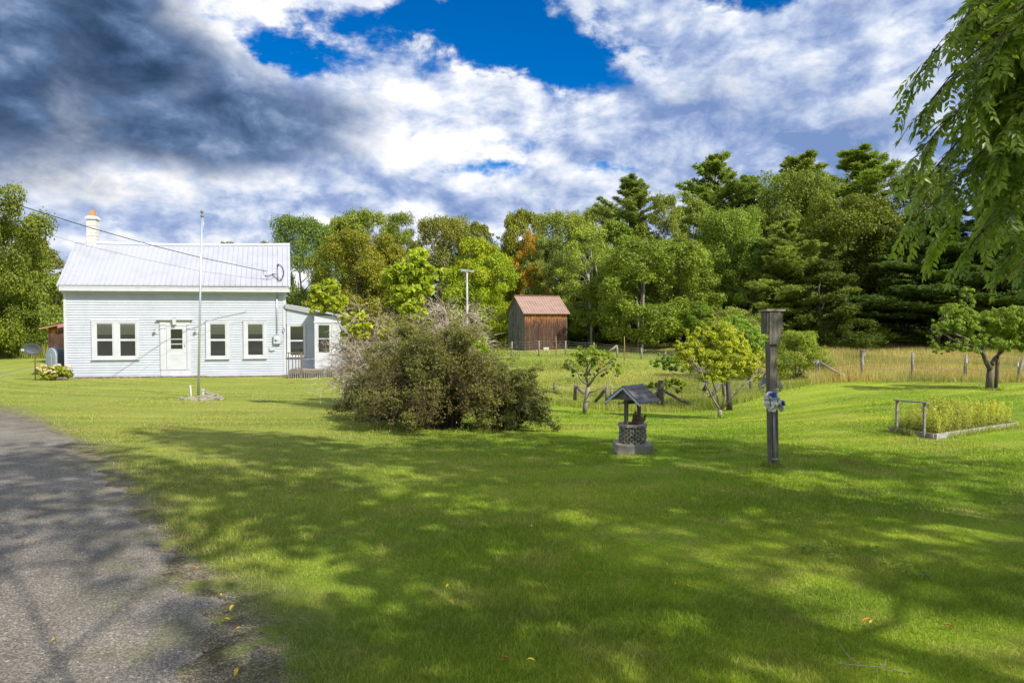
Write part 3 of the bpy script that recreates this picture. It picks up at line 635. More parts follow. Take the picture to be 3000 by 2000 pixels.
OL = (1.1, .95, .7); GR = (.9, .98, .8); LG = (1.25, 1.22, 1.0); YG = (1.65, 1.7, .55); DK = (.55, .62, .55); OR = (1.9, 1.05, .55); GY = (1.0, 1.03, 1.35)
gw = 'trees in the wood behind the meadow'
TREES = [
 # name, proto, px, D, ytop, width px, tint, label
 ('maple_tree', 'maple_b', -25, 46, 520, 230, (.95, .95, .6), 'tall dark green tree cut by the photo edge left of the house'),
 ('ash_tree', 'maple_c', 100, 56, 695, 200, OL, 'olive green tree rising close to the house roof at the left'),
 ('poplar_tree', 'bushy', 150, 50, 800, 170, (1.3, 1.35, 1.4), 'pale silvery bush-like tree beside the white house corner, left'),
 ('shrub_tree', 'bushy', 40, 48, 860, 190, (.75, .85, .6), 'dark bushy tree above the weeds at the lane'),
 ('maple_tree', 'maple_a', 25, 60, 640, 160, (.85, .9, .6), 'mid green tree between the edge tree and the olive tree, left'),
 ('maple_tree', 'maple_a', 662, 60, 702, 75, GR, 'small green treetop peeping over the white roof ridge'),
 ('ash_tree', 'ash_b', 775, 64, 703, 60, OL, 'olive tip of a tree over the roof near its right end'),
 ('elm_tree', 'oak_a', 880, 58, 622, 185, (.8, .95, .95), 'grey-green rounded tree just right of the house roof'),
 ('maple_tree', 'maple_a', 1000, 66, 625, 120, LG, 'light green crown behind the orange-flecked tree, left half'),
 ('maple_tree', 'maple_b', 1080, 68, 608, 190, LG, 'light green tree with the highest top behind the lime bush'),
 ('maple_tree', 'maple_b', 1045, 52, 668, 235, (1.22, 1.0, .6), 'maple turning orange behind the porch'),
 ('ash_tree', 'ash_a', 1175, 62, 616, 120, (.95, 1.0, .7), 'narrow green tree left of the gap in the tree line'),
 ('maple_tree', 'maple_a', 1140, 54, 705, 130, (1.25, 1.05, .6), 'small orange tinged maple below the narrow green tree'),
 ('oak_tree', 'oak_a', 1300, 62, 622, 180, OL, 'broad olive tree over the clothesline pole'),
 ('oak_tree', 'maple_a', 1395, 64, 642, 110, OL, 'olive tree joined to the broad olive tree on its right'),
 ('lime_maple_tree', 'maple_b', 1425, 52, 735, 190, YG, 'bright yellow-green maple left of the brown barn'),
 ('lime_maple_tree', 'maple_a', 1400, 52, 690, 140, (1.7, 1.6, .5), 'yellow tipped maple above the bright maple'),
 ('maple_tree', 'maple_a', 1530, 58, 605, 130, (1.1, .97, .55), 'dark gold-green maple rising above the barn'),
 ('maple_tree', 'ash_b', 1550, 54, 672, 80, (2.1, 1.1, .55), 'slender tree with orange-pink leaves above the barn'),
 ('aspen_tree', 'ash_a', 1520, 60, 700, 130, GR, 'green tree behind the slender orange tree'),
 ('oak_tree', 'oak_a', 1640, 64, 608, 170, LG, 'light green round tree behind the barn, left of the dead birch'),
 ('oak_tree', 'maple_b', 1745, 66, 600, 160, LG, 'light green round tree behind the bare white branches'),
 ('aspen_tree', 'ash_a', 1610, 54, 690, 150, GY, 'grey-green tree right behind the barn roof'),
 ('aspen_tree', 'wispy', 1725, 50, 645, 150, (1.6, 1.6, 1.5), 'wispy grey-leaved birch with pale limbs'),
 ('bush', 'bushy', 1700, 52, 880, 170, GR, 'green undergrowth bush at the barn, behind its right wall'),
 ('pine_tree', 'pine_a', 1848, 60, 524, 125, (1, 1, .9), 'dark pine whose tip stands alone over the tree line centre'),
 ('maple_tree', 'maple_c', 1800, 54, 640, 170, (1.1, 1.2, .8), 'green tree directly below the lone pine tip'),
 ('ash_tree', 'ash_a', 1945, 58, 562, 150, LG, 'airy light green ash right of the lone pine'),
 ('ash_tree', 'ash_b', 2030, 58, 580, 130, LG, 'airy light green ash left of the big pine'),
 ('maple_tree', 'maple_b', 1880, 47, 700, 250, (1.0, 1.1, .75), 'broad green tree over the far fence, thin trunks beneath'),
 ('maple_tree', 'maple_a', 1990, 49, 690, 200, (1.0, 1.1, .75), 'green tree behind the yellow tree, its crown left of the pale shrub'),
 ('oak_tree', 'oak_a', 2130, 54, 600, 200, (1.0, 1.15, .75), 'round green tree below the big pine'),
 ('oak_tree', 'maple_c', 2190, 50, 690, 160, (.9, 1.1, .8), 'green tree beside the grey-green pine'),
 ('pine_tree', 'pine_b', 2095, 66, 462, 170, (1.05, 1.1, .8), 'big pine with cones standing against the sky'),
 ('pine_tree', 'pine_b', 2185, 66, 520, 130, (1.0, 1.05, .8), 'pine shouldering the big pine on its right'),
 ('oak_tree', 'oak_a', 2325, 58, 490, 230, (1.0, 1.05, .9), 'tall dense grey-green tree with a domed top'),
 ('pine_tree', 'pine_c', 2335, 62, 458, 200, (1.1, 1.05, .9), 'pine top with brown cones over the domed tree'),
 ('pine_tree', 'pine_b', 2300, 48, 650, 210, (1.1, 1.1, .9), 'pale grey-green young pine below the domed tree'),
 ('pine_tree', 'pine_a', 2510, 64, 444, 190, (1.0, 1.05, .75), 'tall pine with a pointed tip left of the overhanging leaves'),
 ('maple_tree', 'maple_b', 2480, 52, 560, 280, (.72, .72, .34), 'big dark maple with yellow-green top behind the birdhouse'),  # low tints of this dark right-hand group hold dense foliage and its shade
 ('maple_tree', 'maple_a', 2600, 50, 640, 230, (.45, .50, .26), 'dark maple at the meadow fence behind the middle post'),
 ('maple_tree', 'oak_a', 2690, 62, 478, 190, (.8, .85, .5), 'rounded tree half covered by overhanging leaves'),
 ('pine_tree', 'pine_c', 2730, 46, 640, 330, (.50, .62, .50), 'dark pine with layered boughs above the old apple tree'),
 ('pine_tree', 'pine_c', 2900, 44, 560, 330, (.50, .60, .48), 'dark pine behind the old apple tree, its trunk bare and pale'),
 ('pine_tree', 'pine_b', 3060, 46, 600, 330, (.45, .55, .42), 'dark pine at the right edge of the photo'),
 ('maple_tree', 'maple_c', 2400, 46, 760, 220, (.45, .53, .33), 'dark low tree between the pale pine and the dark maple'),
 ('bush', 'bushy', 2490, 44, 930, 190, (.45, .52, .32), 'dark shrub behind the birdhouse post'),
 ('bush', 'bushy', 1445, 51, 925, 110, (1.5, 1.5, .7), 'light green bush against the barn, left side'),
 ('bush', 'maple_c', 2050, 44, 880, 110, (.95, 1.15, .75), 'green undergrowth bush behind the yellow tree, left part'),
 ('silverberry_shrub', 'wispy', 2140, 30, 895, 150, (1.35, 1.3, 1.6), 'pale silvery shrub taller than the yellow tree before it'),
 ('silverberry_shrub', 'wispy', 2225, 31, 915, 120, (1.2, 1.2, 1.4), 'silvery shrub directly behind the nest box post'),
 ('apple_shrub', 'bushy', 2335, 27, 965, 150, (1.3, 1.35, .9), 'bushy light green shrub at the fence corner post'),
]
for t_ in TREES:
    tree(*t_[:8], cat='bush' if t_[0] in ('bush', 'silverberry_shrub', 'apple_shrub') else 'tree', group=None)

# the wood's dark interior: understorey leaves that read as one mass
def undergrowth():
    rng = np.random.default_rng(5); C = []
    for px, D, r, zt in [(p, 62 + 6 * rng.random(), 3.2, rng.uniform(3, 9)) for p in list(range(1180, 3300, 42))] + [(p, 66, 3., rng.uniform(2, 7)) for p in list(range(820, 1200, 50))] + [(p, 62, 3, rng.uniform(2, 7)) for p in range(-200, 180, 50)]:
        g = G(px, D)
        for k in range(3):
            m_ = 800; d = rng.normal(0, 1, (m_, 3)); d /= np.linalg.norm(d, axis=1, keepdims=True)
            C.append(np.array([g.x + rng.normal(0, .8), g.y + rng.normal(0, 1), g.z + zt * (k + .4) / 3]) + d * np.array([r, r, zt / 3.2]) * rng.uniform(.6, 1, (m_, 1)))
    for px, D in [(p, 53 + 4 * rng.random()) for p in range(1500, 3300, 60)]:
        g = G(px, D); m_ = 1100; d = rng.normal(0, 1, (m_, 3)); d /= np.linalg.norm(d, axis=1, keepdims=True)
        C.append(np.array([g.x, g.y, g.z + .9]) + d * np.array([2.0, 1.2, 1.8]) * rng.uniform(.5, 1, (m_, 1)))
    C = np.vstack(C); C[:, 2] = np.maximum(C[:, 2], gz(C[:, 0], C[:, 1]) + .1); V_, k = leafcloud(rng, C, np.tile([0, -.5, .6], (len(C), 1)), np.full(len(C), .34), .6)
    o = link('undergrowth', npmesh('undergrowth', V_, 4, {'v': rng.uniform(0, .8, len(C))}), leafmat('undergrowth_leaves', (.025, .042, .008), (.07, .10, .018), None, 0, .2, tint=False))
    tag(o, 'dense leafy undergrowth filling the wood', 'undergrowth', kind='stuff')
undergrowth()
# ------------------------------------------------------------------ white farmhouse
W0 = P(193, 1107, 31.0); YAW = math.radians(9)
hx = np.array([math.cos(YAW), math.sin(YAW), 0]); hn = np.array([-math.sin(YAW), math.cos(YAW), 0]); cam0 = np.array([0, 0, EYE])
def HW(px, py, off=0.0):
    """photo pixel -> house coordinates (along, height) on the vertical plane `off` behind the front wall"""
    d = ray(px, py); o = W0 + hn * off; k = np.dot(o - cam0, hn) / np.dot(d, hn); p = cam0 + d * k - W0
    return float(np.dot(p, hx)), float(p[2])
house = empty('white_house', tuple(W0), YAW, 'one-storey white clapboard farmhouse with white metal roof', 'house')
sR = HW(836, 1000)[0]; zB0 = -.02; zE = HW(500, 845)[1]
DEP = 5.4; SHR = -.20      # the house is not quite square on plan
def siding(mb, x0, x1, z0, z1, y, step=.115, face=-1):
    z = z0
    while z < z1 - .01:
        zt = min(z + step, z1)
        mb.add([(x0, y + face * .030, z), (x1, y + face * .030, z), (x1, y + face * .004, zt), (x0, y + face * .004, zt)], [(0, 1, 2, 3)])
        mb.add([(x0, y, z), (x1, y, z), (x1, y + face * .030, z), (x0, y + face * .030, z)], [(0, 1, 2, 3)])
        z += step
def siding_side(mb, x, face, y0, y1, z0, ztop, step=.107):
    z = z0
    while z < ztop(0) - .01 if callable(ztop) else z < ztop - .01:
        zt = z + step; a0, a1 = y0, y1
        if callable(ztop): a0, a1 = ztop(z)
        if a1 - a0 < .05: break
        mb.add([(x + face * .030, a0, z), (x + face * .030, a1, z), (x + face * .004, a1, zt), (x + face * .004, a0, zt)], [(0, 1, 2, 3)])
        mb.add([(x, a0, z), (x, a1, z), (x + face * .030, a1, z), (x + face * .030, a0, z)], [(0, 1, 2, 3)])
        z = zt
wall = MB(); zR = HW(221, 708, DEP / 2)[1]
siding(wall, 0, sR, 0, zE, 0); siding(wall, SHR * DEP, sR + SHR * DEP, 0, zE, DEP, face=1)
def gab(z):
    if z <= zE: return (0, DEP)
    t = (z - zE) / (zR - zE); return (t * DEP / 2, DEP - t * DEP / 2)
gab_ = lambda z: gab(z) if z else (0, DEP)
for x_, fc in ((0, -1), (sR, 1)):
    z = 0
    while z < zR - .12:
        a0, a1 = gab(z + .107 if z + .107 > zE else z); X_ = lambda y_, o_=0: x_ + SHR * y_ + fc * o_
        wall.add([(X_(a0, .03), a0, z), (X_(a1, .03), a1, z), (X_(a1, .004), a1, z + .107), (X_(a0, .004), a0, z + .107)], [(0, 1, 2, 3)])
        wall.add([(X_(a0), a0, z), (X_(a1), a1, z), (X_(a1, .03), a1, z), (X_(a0, .03), a0, z)], [(0, 1, 2, 3)]); z += .107
wobj = wall.build('wall', SIDING, house)
for x_ in (-.035, sR - .08):
    b = MB(); b.box(x_, -.035, -.03, x_ + .115, .09, zE - .02); b.build('corner_board', WHITE, house)
    b = MB(); b.box(x_ + SHR * DEP, DEP - .09, -.03, x_ + .115 + SHR * DEP, DEP + .035, zE - .02); b.build('corner_board', WHITE, house)
b = MB(); e_ = SHR * DEP; b.add([(x + (e_ if y > 1 else 0), y, z) for z in (-.3, -.004) for y in (.012, DEP - .02) for x in (.02, sR - .02)], [(0, 2, 3, 1), (4, 5, 7, 6), (0, 1, 5, 4), (2, 6, 7, 3), (0, 4, 6, 2), (1, 3, 7, 5)]); b.build('foundation', CONC, house)

def roof():
    EL = HW(165, 833, -.38); ER = HW(851, 837, -.38); RL = HW(221, 707, DEP / 2); RR = HW(849, 714, DEP / 2)
    NS = 24; r = MB(); ribs = MB()
    ze = (EL[1] + ER[1]) / 2
    def pt(side, t, u):      # t along, u 0 eave..1 ridge
        ex = EL[0] + (ER[0] - EL[0]) * t; rx = RL[0] + (RR[0] - RL[0]) * t
        sag = -.09 * math.sin(math.pi * t) ** 1.0
        zr = RL[1] + (RR[1] - RL[1]) * t + sag; zz_ = EL[1] + (ER[1] - EL[1]) * t
        y = (-.38 + (DEP / 2 + .38) * u) if side == 0 else (DEP + .38 - (DEP / 2 + .38) * u)
        return ((ex if side == 0 else 2 * rx - ex) * (1 - u) + rx * u, y, zz_ + (zr - zz_) * u)
    for sd_ in (0, 1):
        vs = [pt(sd_, i / NS, u) for i in range(NS + 1) for u in (0, 1)]; lo = [(x, y, z - .05) for x, y, z in vs]
        fs = [(2 * i, 2 * i + 2, 2 * i + 3, 2 * i + 1) for i in range(NS)]; n = len(vs)
        fs += [tuple(n + k for k in f) for f in fs] + [(2 * i, 2 * i + 2, n + 2 * i + 2, n + 2 * i) for i in range(NS)] + [(0, 1, n + 1, n), (2 * NS, 2 * NS + 1, n + 2 * NS + 1, n + 2 * NS)]
        r.add(vs + lo, fs)
        for i in range(43):
            t = (i + .5) / 43
            a = Vector(pt(sd_, t, -.002)); c = Vector(pt(sd_, t, .985)); r.beam(a + Vector((0, 0, .012)), c + Vector((0, 0, .012)), .022, .045)
    ro = r.build('roof', ROOFW, house)
    cap = MB()
    for i in range(NS):
        a = Vector(pt(0, i / NS, 1)); c = Vector(pt(0, (i + 1) / NS, 1)); s_ = .16
        for yy_, zz_ in ((-s_, -.115), (s_, -.115)):
            cap.add([a + Vector((0, 0, .035)), c + Vector((0, 0, .035)), c + Vector((0, yy_, zz_ + .035)), a + Vector((0, yy_, zz_ + .035))], [(0, 1, 2, 3)])
    cap.build('ridge_cap', WHITE, ro)
    # closure strip: dashes of dark shadow under the cap are real gaps between ribs
    fa = MB(); zt = HW(500, 838, -.36)[1] - .01; zb = HW(500, 853.5, -.36)[1]
    x0, x1 = HW(172, 840, -.36)[0], HW(848, 840, -.36)[0]
    fa.box(x0, -.355, zb, x1, -.33, zt - .015); fa.box(x0, -.365, zt - .075, x1, -.356, zt - .02)
    fa.box(x0, -.329, zb + .03, x1, -.0225, zb + .05)     # soffit
    fa.box(x0, -.055, zb - .10, x1 - .25, -.0225, zb + .03)     # frieze board
    fa.box(x0 + SHR * DEP, DEP + .33, zb, x1 + SHR * DEP, DEP + .355, zt - .015); fa.box(x0 + SHR * DEP, DEP + .0225, zb + .03, x1 + SHR * DEP, DEP + .329, zb + .05)
    fa.build('fascia', WHITE, house)
    for t in (0.004, .996):
        for sd_ in (0, 1):
            rk = MB(); a = Vector(pt(sd_, t, .0)) - Vector((0, 0, .13)); c = Vector(pt(sd_, t, 1)) - Vector((0, 0, .13)); rk.beam(a, c, .03, .16); rk.build('rake_board', WHITE, house)
    # chimney with flue and caps
    cx0 = HW(250, 650, 2.45)[0]; cx1 = HW(277.5, 650, 2.45)[0]; zt = HW(268, 641, 2.45)[1]; zb = HW(268, 731, 2.45)[1]
    wdt = cx1 - cx0; mx_ = cx0 + wdt / 2; h_ = wdt / 2
    ch = MB(); yc = 2.75
    z = zb - .35; k = 0
    while z < zt - .02:
        j = .006 * math.sin(k * 2.3); k += 1; e = -.008 if (k % 3 == 0 and z > zb + .2) else 0
        ch.box(cx0 - j - e * .5, yc - h_ - j, z, cx1 + j, yc + h_ + j, min(z + .165, zt) - .006); ch.box(cx0 + .012, yc - h_ + .012, z + .16, cx1 - .012, yc + h_ - .012, z + .172); z += .17
    c_ = ch.build('chimney', MATS['chimney_paint'], ro)
    cp_ = MB(); cp_.box(cx0 - .05, yc - h_ - .05, zt, cx1 + .05, yc + h_ + .05, zt + .06)
    cp_.add([(cx0 - .05, yc - h_ - .05, zt + .061), (cx1 + .05, yc - h_ - .05, zt + .061), (cx1 + .05, yc + h_ + .05, zt + .061), (cx0 - .05, yc + h_ + .05, zt + .061),
             (mx_ - .16, yc - .16, zt + .16), (mx_ + .16, yc - .16, zt + .16), (mx_ + .16, yc + .16, zt + .16), (mx_ - .16, yc + .16, zt + .16)],
            [(0, 1, 5, 4), (1, 2, 6, 5), (2, 3, 7, 6), (3, 0, 4, 7), (4, 5, 6, 7)])
    cp_.build('chimney_cap', MATS['chimney_paint'], ro)
    fl = MB(); o_ = .105; i_ = .08; z0, z1 = zt + .161, zt + .161 + .30
    for q_ in ((-o_, -o_, o_, -i_), (-o_, i_, o_, o_), (-o_, -i_, -i_, i_), (i_, -i_, o_, i_)): fl.box(mx_ + q_[0], yc + q_[1], z0, mx_ + q_[2], yc + q_[3], z1)
    fl.build('flue', MATS['clay_flue'], ro)
    # service mast on the front slope
    mk = MB(); ms, mz = HW(814, 826, .1); tz = HW(814, 777, .1)[1]
    mk.tube([(ms, .02, mz - .12), (ms, .02, tz)], .030, 8); mk.tube([(ms, .02, tz - .02), (ms + .03, -.03, tz + .035), (ms + .07, -.09, tz - .01)], .042, 8)
    mk.box(ms - .09, -.06, mz - .03, ms + .09, .10, mz + .03)
    for zz_ in (.35, .48, .60): mk.beam((ms - .12, .0, mz + zz_), (ms + .03, .0, mz + zz_), .02, .02)
    ma = mk.build('service_mast', MATS['mast_metal'], ro)
    wl = MB()
    for k in range(3):
        R_ = .34 + .04 * k; pts = []
        for i in range(15):
            a = math.radians(100 - 235 * i / 14); pts.append((ms + .07 + R_ * .62 * math.cos(a) * (1 if math.cos(a) > 0 else .2), -.10 - .03 * k, mz + .42 + R_ * math.sin(a) * .98))
        wl.tube(pts, .009, 5)
    for k in range(3):
        wl.tube([(ms - .55, -.05, mz + .33 - .04 * k), (ms - .40, -.06, mz + .20 + .05 * k), (ms - .2, -.05, mz + .38 - .02 * k), (ms - .03, -.04, mz + .36)], .010, 5)
    wl.tube([(ms - .60, -.05, mz + .62), (ms - .63, -.06, mz + .4), (ms - .56, -.06, mz + .24), (ms - .45, -.05, mz + .2)], .008, 5)
    wl.build('wire_loop', BLACK, ma)
mat('chimney_paint', (.60, .58, .54), .8, noise=[(4, (.58, .54, .48), .5, .75), (9, (.30, .24, .19), .68, .74)], bump=(18, .6, .02))
mat('clay_flue', (.50, .27, .09), .8, noise=(5, (.40, .20, .06), .4, .7))
mat('mast_metal', (.22, .21, .21), .6, noise=(8, (.13, .10, .08), .4, .7))
roof()

def sheet(par, a, b_, zs, y):
    g_ = MB()
    for z0, z1 in zs: g_.add([(a, y, z0), (b_, y, z0), (b_, y, z1), (a, y, z1)], [(0, 1, 2, 3)])
    g_.build('pane', GLASS, par)
def window(px0, px1, py0, py1, panes, blind=None, name='window', curtain=False, y=0.0):
    """trim outline and glass rectangles as photo pixels; panes: list of (x0,x1,ytop,ymid_lo,ymid_hi,ybot)"""
    x0, zt = HW(px0, py0, y); x1, zb = HW(px1, py1, y); yf = y - .075
    fr = MB()
    pr = [(HW(a, c, y)[0], HW(b_, c, y)[0], HW(a, c, y)[1], HW(a, d_, y)[1], HW(a, e, y)[1], HW(a, f, y)[1]) for a, b_, c, d_, e, f in panes]
    xs = [x0] + [v_ for p in pr for v_ in (p[0] - .055, p[1] + .055)] + [x1]
    tz, bz = pr[0][2] + .05, pr[0][5] - .055
    fr.box(x0, yf, tz, x1, y - .002, zt); fr.box(x0, yf, zb, x1, y - .002, bz)
    for i in range(0, len(xs), 2): fr.box(xs[i], yf + .001, bz, xs[i + 1], y - .002, tz)
    fr.box(x0 - .02, yf - .012, zt - .03, x1 + .02, yf - .001, zt + .004); fr.box(x0 - .03, yf - .03, zb - .03, x1 + .03, y - .002, zb - .001)
    root = fr.build(name, WHITE, house)
    for a, b_, t0, m0, m1, bb in pr:
        s = MB(); e = .055; ya, yb = y - .060, y - .004
        s.box(a - e, ya, t0, b_ + e, yb, t0 + .05); s.box(a - e, ya, bb - .055, b_ + e, yb, bb); s.box(a - e, ya + .001, bb, a, yb, t0); s.box(b_, ya + .001, bb, b_ + e, yb, t0); s.box(a, ya + .002, m1, b_, yb, m0)
        s.build('sash', WHITE, root)
        sheet(root, a, b_, [(bb, m1), (m0, t0)], y - .046)
        d_ = MB(); d_.box(a, y - .036, bb, b_, y - .034, t0); d_.build('interior', DARKIN, root)
        if blind:
            bl = MB(); zz0 = t0 - (t0 - m0) * blind; bl.box(a, y - .041, zz0, b_, y - .038, t0); bl.build('blind', BLIND if blind < .95 else MATS['dark_slats'], root)
        if curtain:
            cu = MB(); cu.box(a, y - .041, bb, a + .06, y - .038, m1); cu.build('curtain', MATS['curtain'], root)
    return root
mat('curtain', (.30, .29, .26), .9); mat('dark_slats', (.2, .2, .2), .6, colfn=lambda t, vec, c: t.mix(t.step(t.m('FRACT', t.m('MULTIPLY', (lambda s_: (t.put(s_.inputs[0], vec), s_.outputs[2])[1])(t.n('ShaderNodeSeparateXYZ')), 20)), .35, .45), (.03, .03, .03), (.23, .22, .21)))
window(269, 409, 936.5, 1051.5, [(285, 330, 948, 992.5, 998.5, 1042), (353, 397, 948, 992.5, 998.5, 1042)], .72, curtain=True)
window(603.6, 672, 939, 1050, [(617, 660, 949.5, 992.5, 998.5, 1041.5)], .68)
window(713.5, 782, 938.5, 1048.5, [(727, 770, 949.5, 992.5, 998, 1039)], .68)

def door():
    x0, zt = HW(469, 937); x1, zb = HW(560, 1103); dx0 = HW(489, 1000)[0]; dx1 = HW(547, 1000)[0]; dzt = HW(500, 955.5)[1]; dzb = HW(500, 1083)[1]
    s = MB(); s.box(x0, -.06, dzb - .02, dx0 - .015, -.002, zt); s.box(dx1 + .015, -.06, dzb - .02, x1, -.002, zt); s.box(dx0 - .014, -.055, dzt + .015, dx1 + .014, -.002, zt)
    for a, b_ in ((x0 + .03, dx0 - .06), (dx1 + .06, x1 - .03)):
        s.box(a, -.075, dzb + .02, b_, -.061, dzt + .05)
        for zz_ in (HW(500, 951)[1], HW(500, 960.5)[1]): s.box(a - .03, -.10, zz_ - .012, b_ + .03, -.0605, zz_ + .012)
    s.box(x0 - .12, -.16, zt + .001, x1 + .12, -.002, zt + .045)
    for sgn, xx in ((-1, x0), (1, x1)): pass
    kx = HW(514, 940)[0]; kz0, kz1 = HW(514, 951)[1], HW(514, 932)[1]
    s.add([(kx - .06, -.20, kz0), (kx + .06, -.20, kz0), (kx + .085, -.22, kz1), (kx - .085, -.22, kz1), (kx - .06, -.061, kz0), (kx + .06, -.061, kz0), (kx + .085, -.061, kz1), (kx - .085, -.061, kz1)],
          [(0, 1, 2, 3), (4, 7, 6, 5), (0, 3, 7, 4), (1, 5, 6, 2), (3, 2, 6, 7), (0, 4, 5, 1)])
    s.box(x0 + .02, -.05, zb - .02, x1 - .0, -.004, dzb - .022)
    sr = s.build('door_surround', WHITE, house)
    d = MB(); gx0, gz1 = HW(501, 964); gx1, gz0 = HW(536, 1021.5); y0 = -.062
    d.box(dx0, y0, gz1, dx1, -.01, dzt); d.box(dx0, y0, dzb, dx1, -.01, gz0 - .25); d.box(dx0, y0, gz0 - .25, gx0 - .001, -.01, gz1); d.box(gx1 + .001, y0, gz0 - .25, dx1, -.01, gz1)
    d.box(gx0, y0 + .012, gz0 - .25, gx1, -.01, gz0)
    for py in (993, 1007.5): zz_ = HW(520, py)[1]; d.box(gx0 - .0, y0 - .004, zz_ - .02, gx1, -.012, zz_ + .02)
    d.box(gx0 - .02, y0 - .008, gz0 - .275, gx1 + .02, y0 - .0005, gz0 - .255)
    do = d.build('door', WHITE, house)
    sheet(do, gx0, gx1, [(gz0, gz1)], y0 + .017)
    g_ = MB(); g_.box(gx0, y0 + .024, gz0, gx1, y0 + .026, gz1); g_.build('interior', MATS['green_interior'], do)
    hd = MB(); hz = HW(540, 1012)[1]; hx_ = dx1 - .06; hd.tube([(hx_, y0, hz + .06), (hx_, y0 - .035, hz + .05), (hx_, y0 - .035, hz - .05), (hx_, y0, hz - .06)], .008, 6); hd.build('handle', MATS['mast_metal'], do)
mat('green_interior', (.14, .15, .08), .8)
door()
def lamps():
    for px in (454, 573.6):
        x_, z_ = HW(px, 969, -.12); b = MB(); b.box(x_ - .055, -.045, z_ - .13, x_ + .10, -.024, z_ + .09); b.tube([(x_ + .02, -.045, z_ - .06), (x_ + .01, -.10, z_ - .05), (x_, -.13, z_)], .012, 6); o = b.build('wall_lamp', WHITE, house)
        g_ = MB(); g_.lathe([(.012, -.075), (.05, -.05), (.058, 0), (.045, .02)], 14, (x_, -.14, z_), True); g_.build('lamp_globe', MATS['frosted'], o)
        g_ = MB(); g_.lathe([(.06, .012), (.05, .045), (.02, .062), (.002, .066)], 14, (x_, -.14, z_ + .005)); g_.build('lamp_cap', MATS['mast_metal'], o)
mat('frosted', (.75, .75, .72), .3)
lamps()
def services():
    x_ = HW(812.5, 960)[0]; z0 = HW(812, 983)[1]; z1 = HW(812, 852)[1]
    b = MB(); b.tube([(x_, -.06, z0), (x_, -.06, z1)], .028, 10)
    for zz_ in np.linspace(z0 + .3, z1 - .2, 3): b.box(x_ - .05, -.045, zz_, x_ + .05, -.022, zz_ + .03)
    b.build('conduit', METAL, house)
    a0, zt = HW(802.5, 981.5); a1, zb = HW(823, 1007); b = MB(); b.box(a0, -.15, zb, a1, -.022, zt); mo = b.build('meter_box', GREYM, house, bevel=.01)
    b = MB(); cx = (a0 + a1) / 2; cz = (zt + zb) / 2 + .03; M = Matrix.Translation((cx, -.15, cz)) @ Matrix.Rotation(math.radians(90), 4, 'X')
    pf = [(.075, 0), (.075, .03), (.06, .07), (.02, .08)]; n = 16
    vs = [M @ Vector((r * math.cos(2 * math.pi * k / n), r * math.sin(2 * math.pi * k / n), z)) for r, z in pf for k in range(n)]
    b.add(vs, [(i * n + k, i * n + (k + 1) % n, (i + 1) * n + (k + 1) % n, (i + 1) * n + k) for i in range(3) for k in range(n)] + [tuple(range(3 * n, 4 * n))], True); b.build('meter', MATS['frosted'], mo)
    a0, zt = HW(790, 1016); a1, zb = HW(806, 1026.5); b = MB(); b.box(a0, -.08, zb, a1, -.022, zt); b.tube([(a0, -.05, zb), (a0 + .12, -.06, zb - .05), (a1 - .05, -.05, zb - .02), (a1, -.03, zb + .02)], .010, 5); b.build('junction_box', GREYM, house)
    x_ = HW(831, 960)[0]; z0 = HW(831, 1000)[1]; z1 = HW(831, 905)[1]; b = MB()
    b.tube([(x_ - .2, -.05, z0 - .05), (x_ - .05, -.05, z0 - .02), (x_ + .02, -.05, z0 + .2), (x_, -.05, z0 + .45), (x_, -.04, z1)], .010, 6)
    for k in range(4): b.tube([(x_ + .04 * math.cos(a) + .02, -.055 - .01 * k, z0 + .55 + .11 * math.sin(a)) for a in np.linspace(0, 6.2, 14)], .007, 5, False)
    b.build('cable', GREYM, house)
services()

